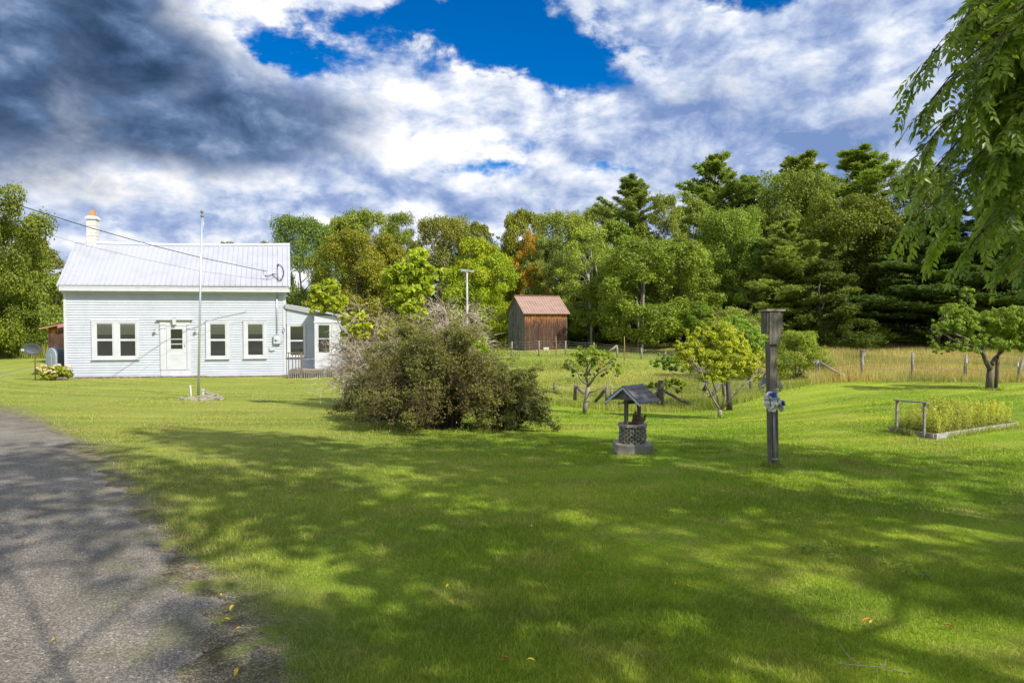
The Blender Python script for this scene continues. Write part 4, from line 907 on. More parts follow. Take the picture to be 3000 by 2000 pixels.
def addition():
    xe = HW(1003, 1000)[0]; ze = HW(836, 890)[1]; zl = HW(1003, 925)[1]; zd = HW(930, 1083, -.8)[1]
    x0 = sR + .06; w_ = MB(); z = 0
    def topz(x): return ze + (zl - ze) * (x - x0) / (xe - x0) - .20
    vx0 = HW(917, 1000)[0]
    while z < topz(x0) - .02:
        xr = xe if topz(xe) > z + .1 else x0 + (xe - x0) * max(0, (ze - .20 - z - .1) / (ze - zl)); xr = min(xr, xe)
        if xr - x0 < .05: break
        w_.add([(x0, -.018, z), (xr, -.018, z), (xr, -.003, z + .107), (x0, -.003, z + .107)], [(0, 1, 2, 3)]); w_.add([(x0, .0, z), (xr, .0, z), (xr, -.018, z), (x0, -.018, z)], [(0, 1, 2, 3)])
        z += .107
    w_.box(x0, .004, 0, xe, 3.6, topz(xe)); w_.prism([(x0, topz(xe) + .001), (xe, topz(xe) + .001), (x0, topz(x0))], 'y', .004, 3.6)
    w_.build('porch_wall', SIDING, house)
    r = MB(); t_ = .05
    r.prism([(x0 - .04, ze - t_), (xe + .25, zl - t_ - .04), (xe + .25, zl - .04), (x0 - .04, ze)], 'y', -.17, 3.8)
    fx = (HW(915, 1000)[0] - x0) / (xe + .25 - x0); zv = ze + (zl - .04 - ze) * fx; r.prism([(HW(915, 1000)[0], zv - t_ - .004), (xe + .251, zl - t_ - .044), (xe + .251, zl - .043), (HW(915, 1000)[0], zv - .003)], 'y', -1.02, -.1701)
    r.build('porch_roof', ROOFW, house)
    f = MB(); f.prism([(x0 - .03, ze - .20), (xe + .22, zl - .24), (xe + .22, zl - .055), (x0 - .03, ze - .055)], 'y', -.12, -.09)
    f.prism([(x0 - .03, ze - .12), (xe + .22, zl - .16), (xe + .22, zl - .055), (x0 - .03, ze - .055)], 'y', -.15, -.1205); f.build('porch_fascia', WHITE, house)
    # vestibule with the side door
    yv = -.85; v0, zt = HW(921, 925, yv); v1 = HW(1003, 1000, yv)[0]; v = MB()
    d0 = HW(931, 1000, yv)[0]; d1 = HW(966, 1000, yv)[0]; dz = HW(931, 947, yv)[1]; g0 = HW(933, 1000, yv)[0]; g1 = HW(965, 1000, yv)[0]
    gz0, gz1 = HW(940, 1032, yv)[1], HW(940, 952, yv)[1]
    v.box(v0, yv, zd + .01, d0 - .002, -.02, zt); v.box(d0, yv, dz, v1, -.02, zt); v.box(d1 + .1, yv, zd + .01, v1, -.02, dz - .001); v.box(v0 - .03, yv - .02, dz + .02, v1 + .03, yv - .001, dz + .10)
    v.build('vestibule', WHITE, house)
    d = MB(); d.box(d0, yv + .02, zd + .01, d1 + .098, yv + .06, gz0); d.box(d0, yv + .02, gz1, d1 + .098, yv + .06, dz - .002); d.box(d0, yv + .02, gz0, g0, yv + .06, gz1); d.box(g1, yv + .02, gz0, d1 + .098, yv + .06, gz1)
    mz = (gz0 + gz1) / 2; d.box(g0, yv + .021, mz - .02, g1, yv + .06, mz + .02); do = d.build('side_door', WHITE, house)
    sheet(do, g0, g1, [(gz0, mz - .021), (mz + .021, gz1)], yv + .04)
    p = MB(); p.box(g0, yv + .05, gz0, g1, yv + .052, gz1); p.build('interior', DARKIN, do)
    h = MB(); h.tube([(d0 + .05, yv + .02, mz - .35), (d0 + .05, yv - .02, mz - .33), (d0 + .05, yv - .02, mz - .22), (d0 + .05, yv + .02, mz - .20)], .008, 6); h.build('handle', BLACK, do)
    window(841, 896.5, 947, 1044, [(851, 889, 956, 995.5, 1000, 1039.5)], 1.0)
    # deck
    yd = -2.0; e0, zt = HW(845, 1085, yd); e1 = HW(1010, 1085, yd)[0]; zb = HW(845, 1112, yd)[1]; D_ = MB()
    n = 40
    for i in range(n):
        a = e0 + (e1 - e0) * i / n; D_.box(a, yd - .03, zt - .03, a + (e1 - e0) / n - .008, -.03, zt)
    D_.box(e0, yd, zt - .12, e1, yd + .04, zt - .031); dk = D_.build('deck', WOODH, house)
    L = MB(); k = int((e1 - e0) / .095)
    for i in range(k): L.box(e0 + i * .095, yd - .022, zb - .03, e0 + i * .095 + .05, yd - .001, zt - .035)
    for i in range(20): L.box(e0 - .022, yd + i * .095, zb - .03, e0 - .001, yd + i * .095 + .05, zt - .035)
    L.build('lattice', WOODH, dk)
    R_ = MB(); a0 = HW(843, 1032, yd)[0]; a1 = HW(883, 1032, yd)[0]; zr = HW(860, 1032, yd)[1]
    R_.box(a0 - .03, yd - .02, zr - .035, a1 + .05, yd + .06, zr); R_.box(a1 - .045, yd - .045, zb - .1, a1 + .045, yd + .045, zr - .036)
    for xx in (a0 + .03, a0 + .2, a0 + .34, a0 + .47): R_.box(xx - .018, yd - .002, zt, xx + .018, yd + .034, zr - .036)
    R_.build('railing', WOODG, dk)
    o = MB(); x_, z_ = HW(903, 1052); o.box(x_ - .06, -.05, z_ - .06, x_ + .06, -.0205, z_ + .06); o.build('outlet_box', WHITE, house)
addition()

# low edging and gravel strip along the house front
def edging():
    b = MB(); rng = random.Random(3); x = -.6
    while x < sR - .1:
        l = rng.uniform(.3, .9); p0 = W0 + hx * x - hn * .42; p1 = W0 + hx * (x + l) - hn * .42; g0 = float(gz(p0[0], p0[1])); g1 = float(gz(p1[0], p1[1])); b.cur = rng.random()
        b.beam((p0[0], p0[1], g0 + .01), (p1[0], p1[1], g1 + .01), .10, .13 + rng.uniform(-.02, .02)); x += l + .02
    tag(b.build('garden_edging', MATS['edging_timber']), 'low brown timber edging along the foot of the house', 'edging')
    s = MB(); vs = []
    for i in range(40):
        for o_ in (.40, -.05):
            p = W0 + hx * (i / 39 * (sR + .2) - .3) - hn * o_; vs.append((p[0], p[1], float(gz(p[0], p[1])) + .045))
    s.add(vs, [(2 * i, 2 * i + 2, 2 * i + 3, 2 * i + 1) for i in range(39)]); tag(s.build('gravel_strip', MATS['track_gravel']), 'grey gravel strip between edging and wall', kind='structure')
mat('edging_timber', (.15, .11, .08), .9, noise=(6, (.28, .25, .20), .4, .7), bump=(30, .5))
edging()

# ------------------------------------------------------------------ things near the house
def wires():
    for name, rad, pts, lb in (('overhead_wire', .014, [(-500, 410, 12), (-180, 520, 17), (22, 591, 20.5), (250, 663, 24.2), (446, 719, 27), (585, 754, 29), (700, 778, 30.3), (781, 795, 30.9)], 'thick black overhead cable sagging to the mast on the roof'),
                               ('overhead_wire', .005, [(-500, 470, 12), (-180, 590, 17), (67, 664, 21), (250, 719, 24.2), (420, 759, 26.5), (585, 794, 29), (700, 810, 30.3), (795, 821, 31.0)], 'thin overhead wire hanging below the thick black cable')):
        c = np.array([P(*q_) for q_ in pts]); t = np.linspace(0, len(c) - 1, 60); i = np.arange(len(c))
        # smooth through the measured points
        pt = np.stack([np.interp(t, i, c[:, j]) for j in range(3)], 1); k = np.array([1, 2, 3, 2, 1]) / 9
        for j in range(3): pt[2:-2, j] = np.convolve(pt[:, j], k, 'valid')
        m_ = MB(); m_.tube(pt, rad, 6); tag(m_.build(name, BLACK), lb, 'cable')
wires()
def flagpole():
    g = Vector(P(580, 1162, 19.9)); tp = Vector(P(592, 636, 19.9)); r = empty('flagpole', g, 0, 'bare silver flagpole standing in a ring of flat stones', 'flagpole')
    d = tp - g; m_ = MB(); m_.tube([(0, 0, -.3), d * .5, d], [.034, .031, .024], 12); m_.build('pole', METAL, r)
    m_ = MB(); m_.lathe([(.03, 0), (.045, .01), (.045, .05), (.02, .06), (.012, .12)], 12, d); m_.build('pulley', MATS['mast_metal'], r)
    m_ = MB(); m_.lathe([(.002, .10), (.035, .12), (.048, .155), (.035, .19), (.002, .205)], 12, d); m_.build('finial', MATS['mast_metal'], r)
    m_ = MB(); m_.tube([d + Vector((.05, -.02, 0)), d * .93 + Vector((.07, -.02, 0)), d * .92 + Vector((.04, -.02, 0))], .006, 4); m_.build('clip', METAL, r)
    g = Vector(P(561, 1160, 19.7)); t_ = Vector(P(557.5, 1128, 19.7)) - g
    m_ = MB(); n = 10; m_.tube([(0, 0, -.2), t_], .019, 12); o = m_.build('pipe', WHITE); o.location = g; tag(o, 'short white plastic pipe sticking up beside the flagpole', 'pipe')
    m_ = MB(); m_.box(-.03, -.025, -.05, .03, .025, .09); m_.box(-.045, -.04, .09, .045, .04, .13); o = m_.build('spotlight', GREYM, bevel=.008); o.location = P(595, 1153, 19.8); tag(o, 'small grey lamp box among the flagpole stones', 'spotlight')
    rng = random.Random(8)
    SP = [(520, 1171, 19.2, .28), (538, 1176, 19.1, .34), (553, 1172, 19.3, .25), (566, 1176, 19.1, .30), (578, 1175, 19.1, .22), (600, 1172, 19.0, .40), (613, 1176, 19.1, .32), (626, 1166, 19.4, .36), (640, 1162, 19.6, .30), (648, 1168, 19.3, .26),
          (545, 1166, 19.4, .26), (560, 1163, 19.6, .26), (583, 1160, 19.6, .30), (572, 1166, 19.4, .28), (597, 1161, 19.45, .36), (611, 1152, 20.0, .30), (628, 1155, 19.95, .32), (617, 1160, 19.6, .34), (606, 1149, 20.3, .24), (636, 1158, 20.0, .24), (590, 1168, 19.3, .26), (530, 1168, 19.5, .26)]
    for px, py, D, s in SP:
        p = P(px, py, D); gg = float(gz(p[0], p[1])); b = MB(); n = 9; th = rng.uniform(.035, .06) * (1.7 if s > .33 else 1)
        an = sorted(rng.uniform(0, 6.28) for _ in range(n)); rr = [s / 2 * rng.uniform(.75, 1.05) for _ in an]
        lo = [(a_ * 0 + r_ * math.cos(a_), r_ * .7 * math.sin(a_), 0) for a_, r_ in zip(an, rr)]; hi = [(x * rng.uniform(.88, .97), y * rng.uniform(.88, .97), th * rng.uniform(.85, 1.1)) for x, y, _ in lo]
        b.add(lo + hi, [(i, (i + 1) % n, n + (i + 1) % n, n + i) for i in range(n)] + [tuple(range(n))[::-1], tuple(range(n, 2 * n))])
        o = b.build('stone', STONE, bevel=.008); o.location = (p[0], p[1], max(gg - .01, p[2] - th * .6)); o.rotation_euler = (rng.uniform(-.08, .08), rng.uniform(-.1, .1), rng.uniform(0, 3))
        tag(o, 'flat lichened stone in the ring around the flagpole', 'stone', 'flat stones piled round the flagpole')
flagpole()
def dish():
    g = G(101, 29.3); top = P(98, 1022, 29.3); r = empty('satellite_dish', g, 0, 'dark grey satellite dish on a rusty post left of the house', 'satellite dish')
    c = Vector(top) - g; m_ = MB(); m_.tube([(0, 0, -.2), (0, 0, c.z + .05)], .022, 8); m_.build('post', MATS['rust'], r)
    m_ = MB(); n = 28; rings = 6; vs = [(0, .06, 0)]; fs = []
    for j in range(1, rings + 1):
        q_ = j / rings
        for k in range(n): a = 2 * math.pi * k / n; vs.append((.325 * q_ * math.cos(a), .06 - .07 * q_ * q_, .225 * q_ * math.sin(a)))
    fs += [(0, 1 + k, 1 + (k + 1) % n) for k in range(n)]
    for j in range(rings - 1):
        b_ = 1 + j * n; fs += [(b_ + k, b_ + n + k, b_ + n + (k + 1) % n, b_ + (k + 1) % n) for k in range(n)]
    m_.add(vs, fs, True); o = m_.build('reflector', MATS['dish_paint'], r); o.location = c + Vector((0, -.08, 0)); o.rotation_euler = (math.radians(6), math.radians(8), math.radians(22))
    so = o.modifiers.new('thick', 'SOLIDIFY'); so.thickness = .012
    m_ = MB(); m_.tube([c + Vector((0, -.02, -.2)), c + Vector((-.1, -.22, -.24)), c + Vector((-.22, -.36, -.08))], .014, 6); m_.build('arm', MATS['dish_paint'], r)
    m_ = MB(); m_.box(-.05, -.04, -.04, .05, .05, .05); o = m_.build('receiver', GREYM, r, bevel=.01); o.location = c + Vector((-.22, -.36, -.04))
mat('rust', (.15, .055, .035), .9, noise=(9, (.08, .04, .03), .4, .7)); mat('dish_paint', (.07, .08, .095), .55)
dish()
def tank():
    g = G(150, 31.8); r = empty('oil_tank', g, math.radians(-30), 'grey plastic oil tank with arched front beside the house corner', 'oil tank')
    zt = P(150, 1019, 31.8)[2] - g.z
    def arch(wd, h, n=14): return [(-wd, 0), (wd, 0)] + [(wd * math.cos(a), h - wd * .85 + wd * .85 * math.sin(a)) for a in np.linspace(0, math.pi, n)]
    b = MB(); b.prism(arch(.45, zt), 'y', .02, 1.4); b.build('body', MATS['tank_shaded'], r, bevel=.02)
    b = MB(); b.prism(arch(.455, zt + .005), 'y', -.05, .019); p = b.build('front_panel', MATS['tank_grey'], r, bevel=.02)
    b = MB(); b.prism(arch(.36, zt - .12), 'y', -.062, -.051); b.build('raised_panel', MATS['tank_grey'], p, bevel=.006)
    b = MB(); b.prism(arch(.15, zt - .28), 'y', -.085, -.063); b.build('raised_arch', MATS['tank_grey'], p, bevel=.008)
    b = MB(); b.lathe([(.035, 0), (.035, .06), (.022, .07), (.022, .22), (.03, .225), (.03, .24)], 12, (.05, .1, zt)); b.build('filler_cap', MATS['rust'], r)
    b = MB(); b.lathe([(.045, 0), (.045, .055)], 12, (.05, .1, zt + .001)); b.build('collar', MATS['blue'], r)
mat('tank_shaded', (.10, .11, .12), .5); mat('tank_grey', (.33, .37, .40), .45); mat('blue', (.02, .10, .50), .5)  # body material is the tank grey with the house's shade put into the colour
tank()
def hydrangea():
    g = G(152, 29.6); rng = np.random.default_rng(31); r = empty('hydrangea_bush', g, 0, 'hydrangea bush covered in faded pink blossoms at the house corner', 'bush')
    pf = [(np.array([rng.uniform(-.62, .62), rng.uniform(-.35, .35), rng.uniform(.15, .5)]), rng.uniform(.13, .2)) for _ in range(40)]
    V_, v = puff_leaves(rng, pf, 85, .10, .6, True, .5, .8); link('foliage', npmesh('foliage', V_, 4, {'v': v}), LEAF, r).color = (1.6, 1.5, .9, 1)
    b = MB()
    for k in range(34):
        x, y = rng.uniform(-.68, .68), rng.uniform(-.42, .3); z = .30 + .40 * math.sqrt(max(0, 1 - (x / .75) ** 2)) * rng.uniform(.35, 1.08) - .2 * (y < -.2); rr = rng.uniform(.06, .10)
        b.cur = rng.uniform(); b.tube([(x, y, z - .05), (x, y, z - .02), (x, y, z + rr * .3), (x, y, z + rr * .55)], [rr * .5, rr, rr * .8, rr * .25], 9)
    o = b.build('blossoms', MATS['blossom'], r)
    s = MB()
    for k in range(24): a = rng.uniform(0, 6.28); s.tube([(0.05 * math.cos(a), .05 * math.sin(a), -.05), (.5 * math.cos(a) * rng.uniform(.3, 1), .3 * math.sin(a), .4)], [.012, .006], 4)
    s.build('stems', BARK, r)
mat('blossom', (.62, .44, .28), .9, noise=(22, (.40, .38, .16), .5, .7), bump=(30, 1, .04))
hydrangea()

def plank_wall(mb, p0, p1, h0, h1, rng, wd=.15, dep=.02, bottom=0.0):
    """boards from p0 to p1 (2-D), top height linear h0 -> h1 or a function"""
    p0 = Vector((*p0, 0)); p1 = Vector((*p1, 0)); L = (p1 - p0).length; d = (p1 - p0) / L; nrm = Vector((d.y, -d.x, 0)); s = 0
    while s < L - .01:
        w_ = min(wd * rng.uniform(.75, 1.3), L - s); t = (s + w_ / 2) / L; h = h1(t) if callable(h1) else h0 + (h1 - h0) * t; o_ = rng.uniform(0, dep); mb.cur = rng.random()
        a = p0 + d * s; b_ = p0 + d * (s + w_ - rng.uniform(.004, .016)); e = bottom + rng.uniform(-.04, .03)
        vs = [a + nrm * o_, b_ + nrm * o_, b_ - nrm * .02, a - nrm * .02]
        mb.add([(v_.x, v_.y, e) for v_ in vs] + [(v_.x, v_.y, h) for v_ in vs], [(0, 1, 5, 4), (1, 2, 6, 5), (2, 3, 7, 6), (3, 0, 4, 7), (4, 5, 6, 7), (3, 2, 1, 0)]); s += w_
def barn():
    rng = random.Random(4); D = 46; g = Vector(P(1537, 1026, D)); th = math.radians(20); r = empty('barn', g, th, 'small weathered brown wooden barn with pink-red metal roof', 'barn')
    zE_ = P(1537, 913, D)[2] - g.z; L = 3.12; Wd = 3.3; zR_ = P(1505, 867, D + 1.6)[2] - g.z
    b = MB(); plank_wall(b, (0, 0), (L, 0), zE_ - .02, zE_ - .02, rng); b.build('front_wall', BARNF, r)
    b = MB(); plank_wall(b, (0, Wd), (0, 0), 0, lambda t: zE_ - .05 + (zR_ - zE_) * (1 - abs(2 * t - 1)), rng); b.build('gable_wall', BARNS, r)
    b = MB(); plank_wall(b, (L, 0), (L, Wd), 0, lambda t: zE_ - .05 + (zR_ - zE_) * (1 - abs(2 * t - 1)), rng); plank_wall(b, (L, Wd), (0, Wd), zE_, zE_, rng); b.build('back_wall', BARNS, r)
    b = MB(); b.box(.05, .05, .1, L - .05, Wd - .05, zE_ - .1); b.build('floor', WOODD, r)  # solid dark block filling the barn nearly to the eaves
    dr = MB(); dr.box(-.045, 1.2, .1, -.022, 2.1, 1.5); dr.box(-.06, 1.15, 1.5, -.046, 2.15, 1.6); dr.build('door', BARNS, r)
    ro = MB(); ov = .16; yo = .20; sl_ = (zR_ - zE_) / (Wd / 2)
    for sg in (0, 1):
        ya, yb = (-yo, Wd / 2) if sg == 0 else (Wd + yo, Wd / 2); za, zb = zE_ - sl_ * yo + .03, zR_ + .03
        vs = [(-ov, ya, za), (L + ov, ya, za), (L + ov, yb, zb), (-ov, yb, zb)]; ro.add(vs + [(x, y, z - .035) for x, y, z in vs], [(0, 1, 2, 3), (7, 6, 5, 4), (0, 4, 5, 1), (1, 5, 6, 2), (3, 2, 6, 7), (0, 3, 7, 4)])
        for i in range(17): x = -ov + (L + 2 * ov) * (i + .5) / 17; ro.beam((x, ya, za + .008), (x, yb, zb + .006), .03, .03)
    ro.beam((-ov, Wd / 2, zR_ + .045), (L + ov, Wd / 2, zR_ + .045), .2, .03)
    ro.build('roof', BARNR, r)
    for x in (.1, L * .5, L - .1):
        for y in (.15, Wd - .15): p = MB(); p.box(x - .1, y - .1, -.35, x + .1, y + .1, .09); p.build('footing', CONC, r)
    b = MB(); b.box(-.18, -.1, -.05, .18, .1, .24); o = b.build('concrete_block', MATS['pale_block'], bevel=.01); o.location = P(1600, 1028, 45.6); tag(o, 'pale concrete block lying against the foot of the barn', 'block')
mat('pale_block', (.55, .52, .45), .9)
barn()
def old_shed():
    rng = random.Random(5); D = 42; g = G(141, D); r = empty('shed', g, math.radians(6), 'old plank shed with pink trim peeking out behind the house', 'shed'); L = 3.0
    z0 = P(125, 960, D)[2] - g.z; z1 = z0 + .75
    b = MB(); plank_wall(b, (0, 0), (L, 0), z0 + .1, z1, rng, .13); plank_wall(b, (0, 2.4), (0, 0), z0, z0 + .1, rng); plank_wall(b, (L, 0), (L, 2.4), z1, z1, rng); b.build('wall', BARNF, r)
    b = MB(); b.prism([(-.35, z0 - .02), (L + .3, z1 + .04), (L + .3, z1 + .10), (-.35, z0 + .05)], 'y', -.3, 2.6); b.build('roof', WOODD, r)
    b = MB(); b.prism([(-.35, z0 - .10), (.72, z0 + .14), (.72, z0 + .19), (-.35, z0 - .03)], 'y', -.33, -.30); b.build('fascia', MATS['orange_board'], r)
    b = MB(); b.prism([(.72, z0 - .02), (L, z0 + .50), (L, z0 + .72), (.72, z0 + .20)], 'y', -.33, -.301); b.build('trim', MATS['pink_trim'], r)
mat('orange_board', (.50, .24, .07), .8); mat('pink_trim', (.42, .18, .17), .8)
old_shed()
def clothes_pole():
    g = G(1370, 22.0); tp = P(1368, 797, 22.0); h = tp[2] - g.z; r = empty('clothesline_pole', g, 0, 'tall grey clothesline pole with short crossbar behind the bush', 'pole')
    b = MB(); b.tube([(0, 0, -.3), (tp[0] - g.x, 0, h)], .032, 10); b.build('pole', MATS['mast_light'], r); b = MB(); b.beam((-.22, .03, h + .07), (.20, -.03, h + .02), .07, .07); b.build('crossbar', MATS['mast_light'], r)
    b = MB(); b.box(-.14, -.03, h - .16, -.08, .03, h - .02); b.build('hook', MATS['rust'], r)
mat('mast_light', (.42, .42, .40), .7, noise=(6, (.28, .27, .25), .4, .7))
clothes_pole()

# ------------------------------------------------------------------ fences
def fence(label, posts, braces, wires_, D0, woody, name='wire_fence'):
    g = G(posts[0][0], posts[0][3]); r = empty(name, g, 0, label, 'fence'); tops = []
    rng = random.Random(int(D0 * 10))
    for px, pyt, pyb, D, wd, pxt in posts:
        gb = Vector(P(px, pyb, D)); gb.z = float(gz(gb.x, gb.y)); tp = Vector(P(pxt, pyt, D)); b = MB()
        w0 = wd; b.tube([gb - g - Vector((0, 0, .2)), (gb + tp) / 2 - g + Vector((rng.uniform(-.01, .01), 0, 0)), tp - g], [w0, w0 * .95, w0 * .85], 7)
        b.build('post', woody, r); tops.append((gb - g, tp - g))
    for a, D1, c, D2, wd in braces:
        p = Vector(P(a[0], a[1], D1)) - g; q_ = Vector(P(c[0], c[1], D2)) - g; b = MB(); b.tube([p, (p + q_) / 2 - Vector((0, 0, .02)), q_], wd, 6); b.build('brace', woody, r)
    if wires_:
        for f_ in wires_:
            for (b0, t0), (b1, t1) in zip(tops[:-1], tops[1:]):
                p = b0.lerp(t0, f_); q_ = b1.lerp(t1, f_); m_ = MB(); m_.tube([p, p.lerp(q_, .5) - Vector((0, 0, .04 + .03 * rng.random())), q_], .004 + D0 * .00008, 4); m_.build('wire', MATS['wire'], r)
    return r, g
mat('wire', (.16, .15, .14), .6)
fence('post and barbed wire fence along the dry meadow behind the lawn', [(2397, 1055, 1108, 25.5, .085, 2394), (2526, 1040, 1103, 25, .065, 2525), (2673, 1032, 1099, 25, .055, 2674), (2826, 1039, 1099, 25, .05, 2831), (2977, 1043, 1113, 24, .06, 3001), (3150, 1030, 1113, 24, .06, 3152)],
      [((2402, 1061), 25.4, (2482, 1106), 24.6, .05), ((2394, 1056), 25.5, (2377, 1063), 25.5, .03)], (.97, .72, .45), 25, WOODH)
fence('grey wire fence on the rise before the barn', [(1500, 1000, 1038, 41.5, .05, 1500), (1579, 997, 1037, 41.5, .05, 1579), (1657, 998, 1030, 42.5, .05, 1657), (1740, 1003, 1030, 42.5, .055, 1740), (1809, 1011, 1040, 41.5, .07, 1807), (1880, 1019, 1048, 41, .06, 1879), (1948, 1028, 1052, 41, .06, 1950), (2060, 1030, 1058, 41, .06, 2062)],
      [((1807, 1012), 41.5, (1777, 1033), 41.5, .06)], (.97, .8, .62, .45, .28, .1), 42, WOODH, 'wire_fence')
fence('broken low fence with slanting braces between the small apple tree and the yellow tree', [(1624, 1119, 1158, 25, .055, 1624), (1684, 1127, 1174, 22.6, .07, 1686), (1777, 1134, 1192, 20.3, .06, 1778), (1934, 1114, 1190, 19.7, .105, 1935), (2126, 1121, 1178, 21, .07, 2118), (2200, 1104, 1150, 22.5, .05, 2200)],
      [((1689, 1130), 22.5, (1712, 1153), 22.3, .05), ((1774, 1138), 20.3, (1744, 1176), 20.8, .05), ((1944, 1144), 19.7, (2047, 1196), 18.9, .045), ((1928, 1147), 19.7, (1897, 1184), 19.5, .05), ((2110, 1122), 21, (2075, 1170), 21, .05)], (.9, .55, .2), 21, WOODG)
def field_posts():
    for px, pyt, D, rad, h, lb, nm in ((1791, 1129, 23.5, .045, None, 'single grey stake in the meadow behind the well roof', 'stake'), (1629, 985, 40.5, .03, None, 'thin rusty stake before the front of the barn', 'stake'), (1829, 985, 40, .03, None, 'thin dead stalk rising over the far fence corner', 'stake')):
        g = G(px, D); z = P(px, pyt, D)[2] - g.z; b = MB(); b.tube([(0, 0, -.2), (.02, 0, z * .5), (0, 0, z)], [rad, rad, rad * .7], 6); o = b.build(nm, WOODH if rad > .04 else MATS['dry_stalk']); o.location = g; tag(o, lb, 'stake')
    # small birdhouse on the second meadow post
    c = Vector(P(2523, 1042, 24.9)); r = empty('birdhouse', c, math.radians(20), 'tiny grey birdhouse on top of a meadow fence post', 'birdhouse')
    b = MB(); b.box(-.07, -.12, 0, .08, .01, .19); b.build('box', WOODH, r); b = MB(); b.box(-.09, -.15, .191, .10, .03, .215); b.build('roof', WOODH, r)
    b = MB(); b.lathe([(.018, 0), (.018, .004)], 12); o = b.build('entrance_hole', BLACK, r); o.location = (0.0, -.1205, .12); o.rotation_euler = (math.radians(90), 0, 0)
    for px, pyt, lb in ((2833.5, 1062, 'thin step-in post with white insulator beside the fourth meadow post'), (2984, 1072, 'thin step-in post with white insulator by the leaning meadow post')):
        g = G(px, 24.6); z = P(px, pyt, 24.6)[2] - g.z; r = empty('step_in_post', g, 0, lb, 'fence post'); b = MB(); b.tube([(0, 0, -.1), (0, 0, z)], .012, 6); b.build('rod', MATS['dark_green'], r); b = MB(); b.box(-.02, -.02, z, .02, .02, z + .14); b.build('insulator', WHITE, r)
mat('dry_stalk', (.30, .19, .08), .9); mat('dark_green', (.02, .06, .03), .7)
field_posts()
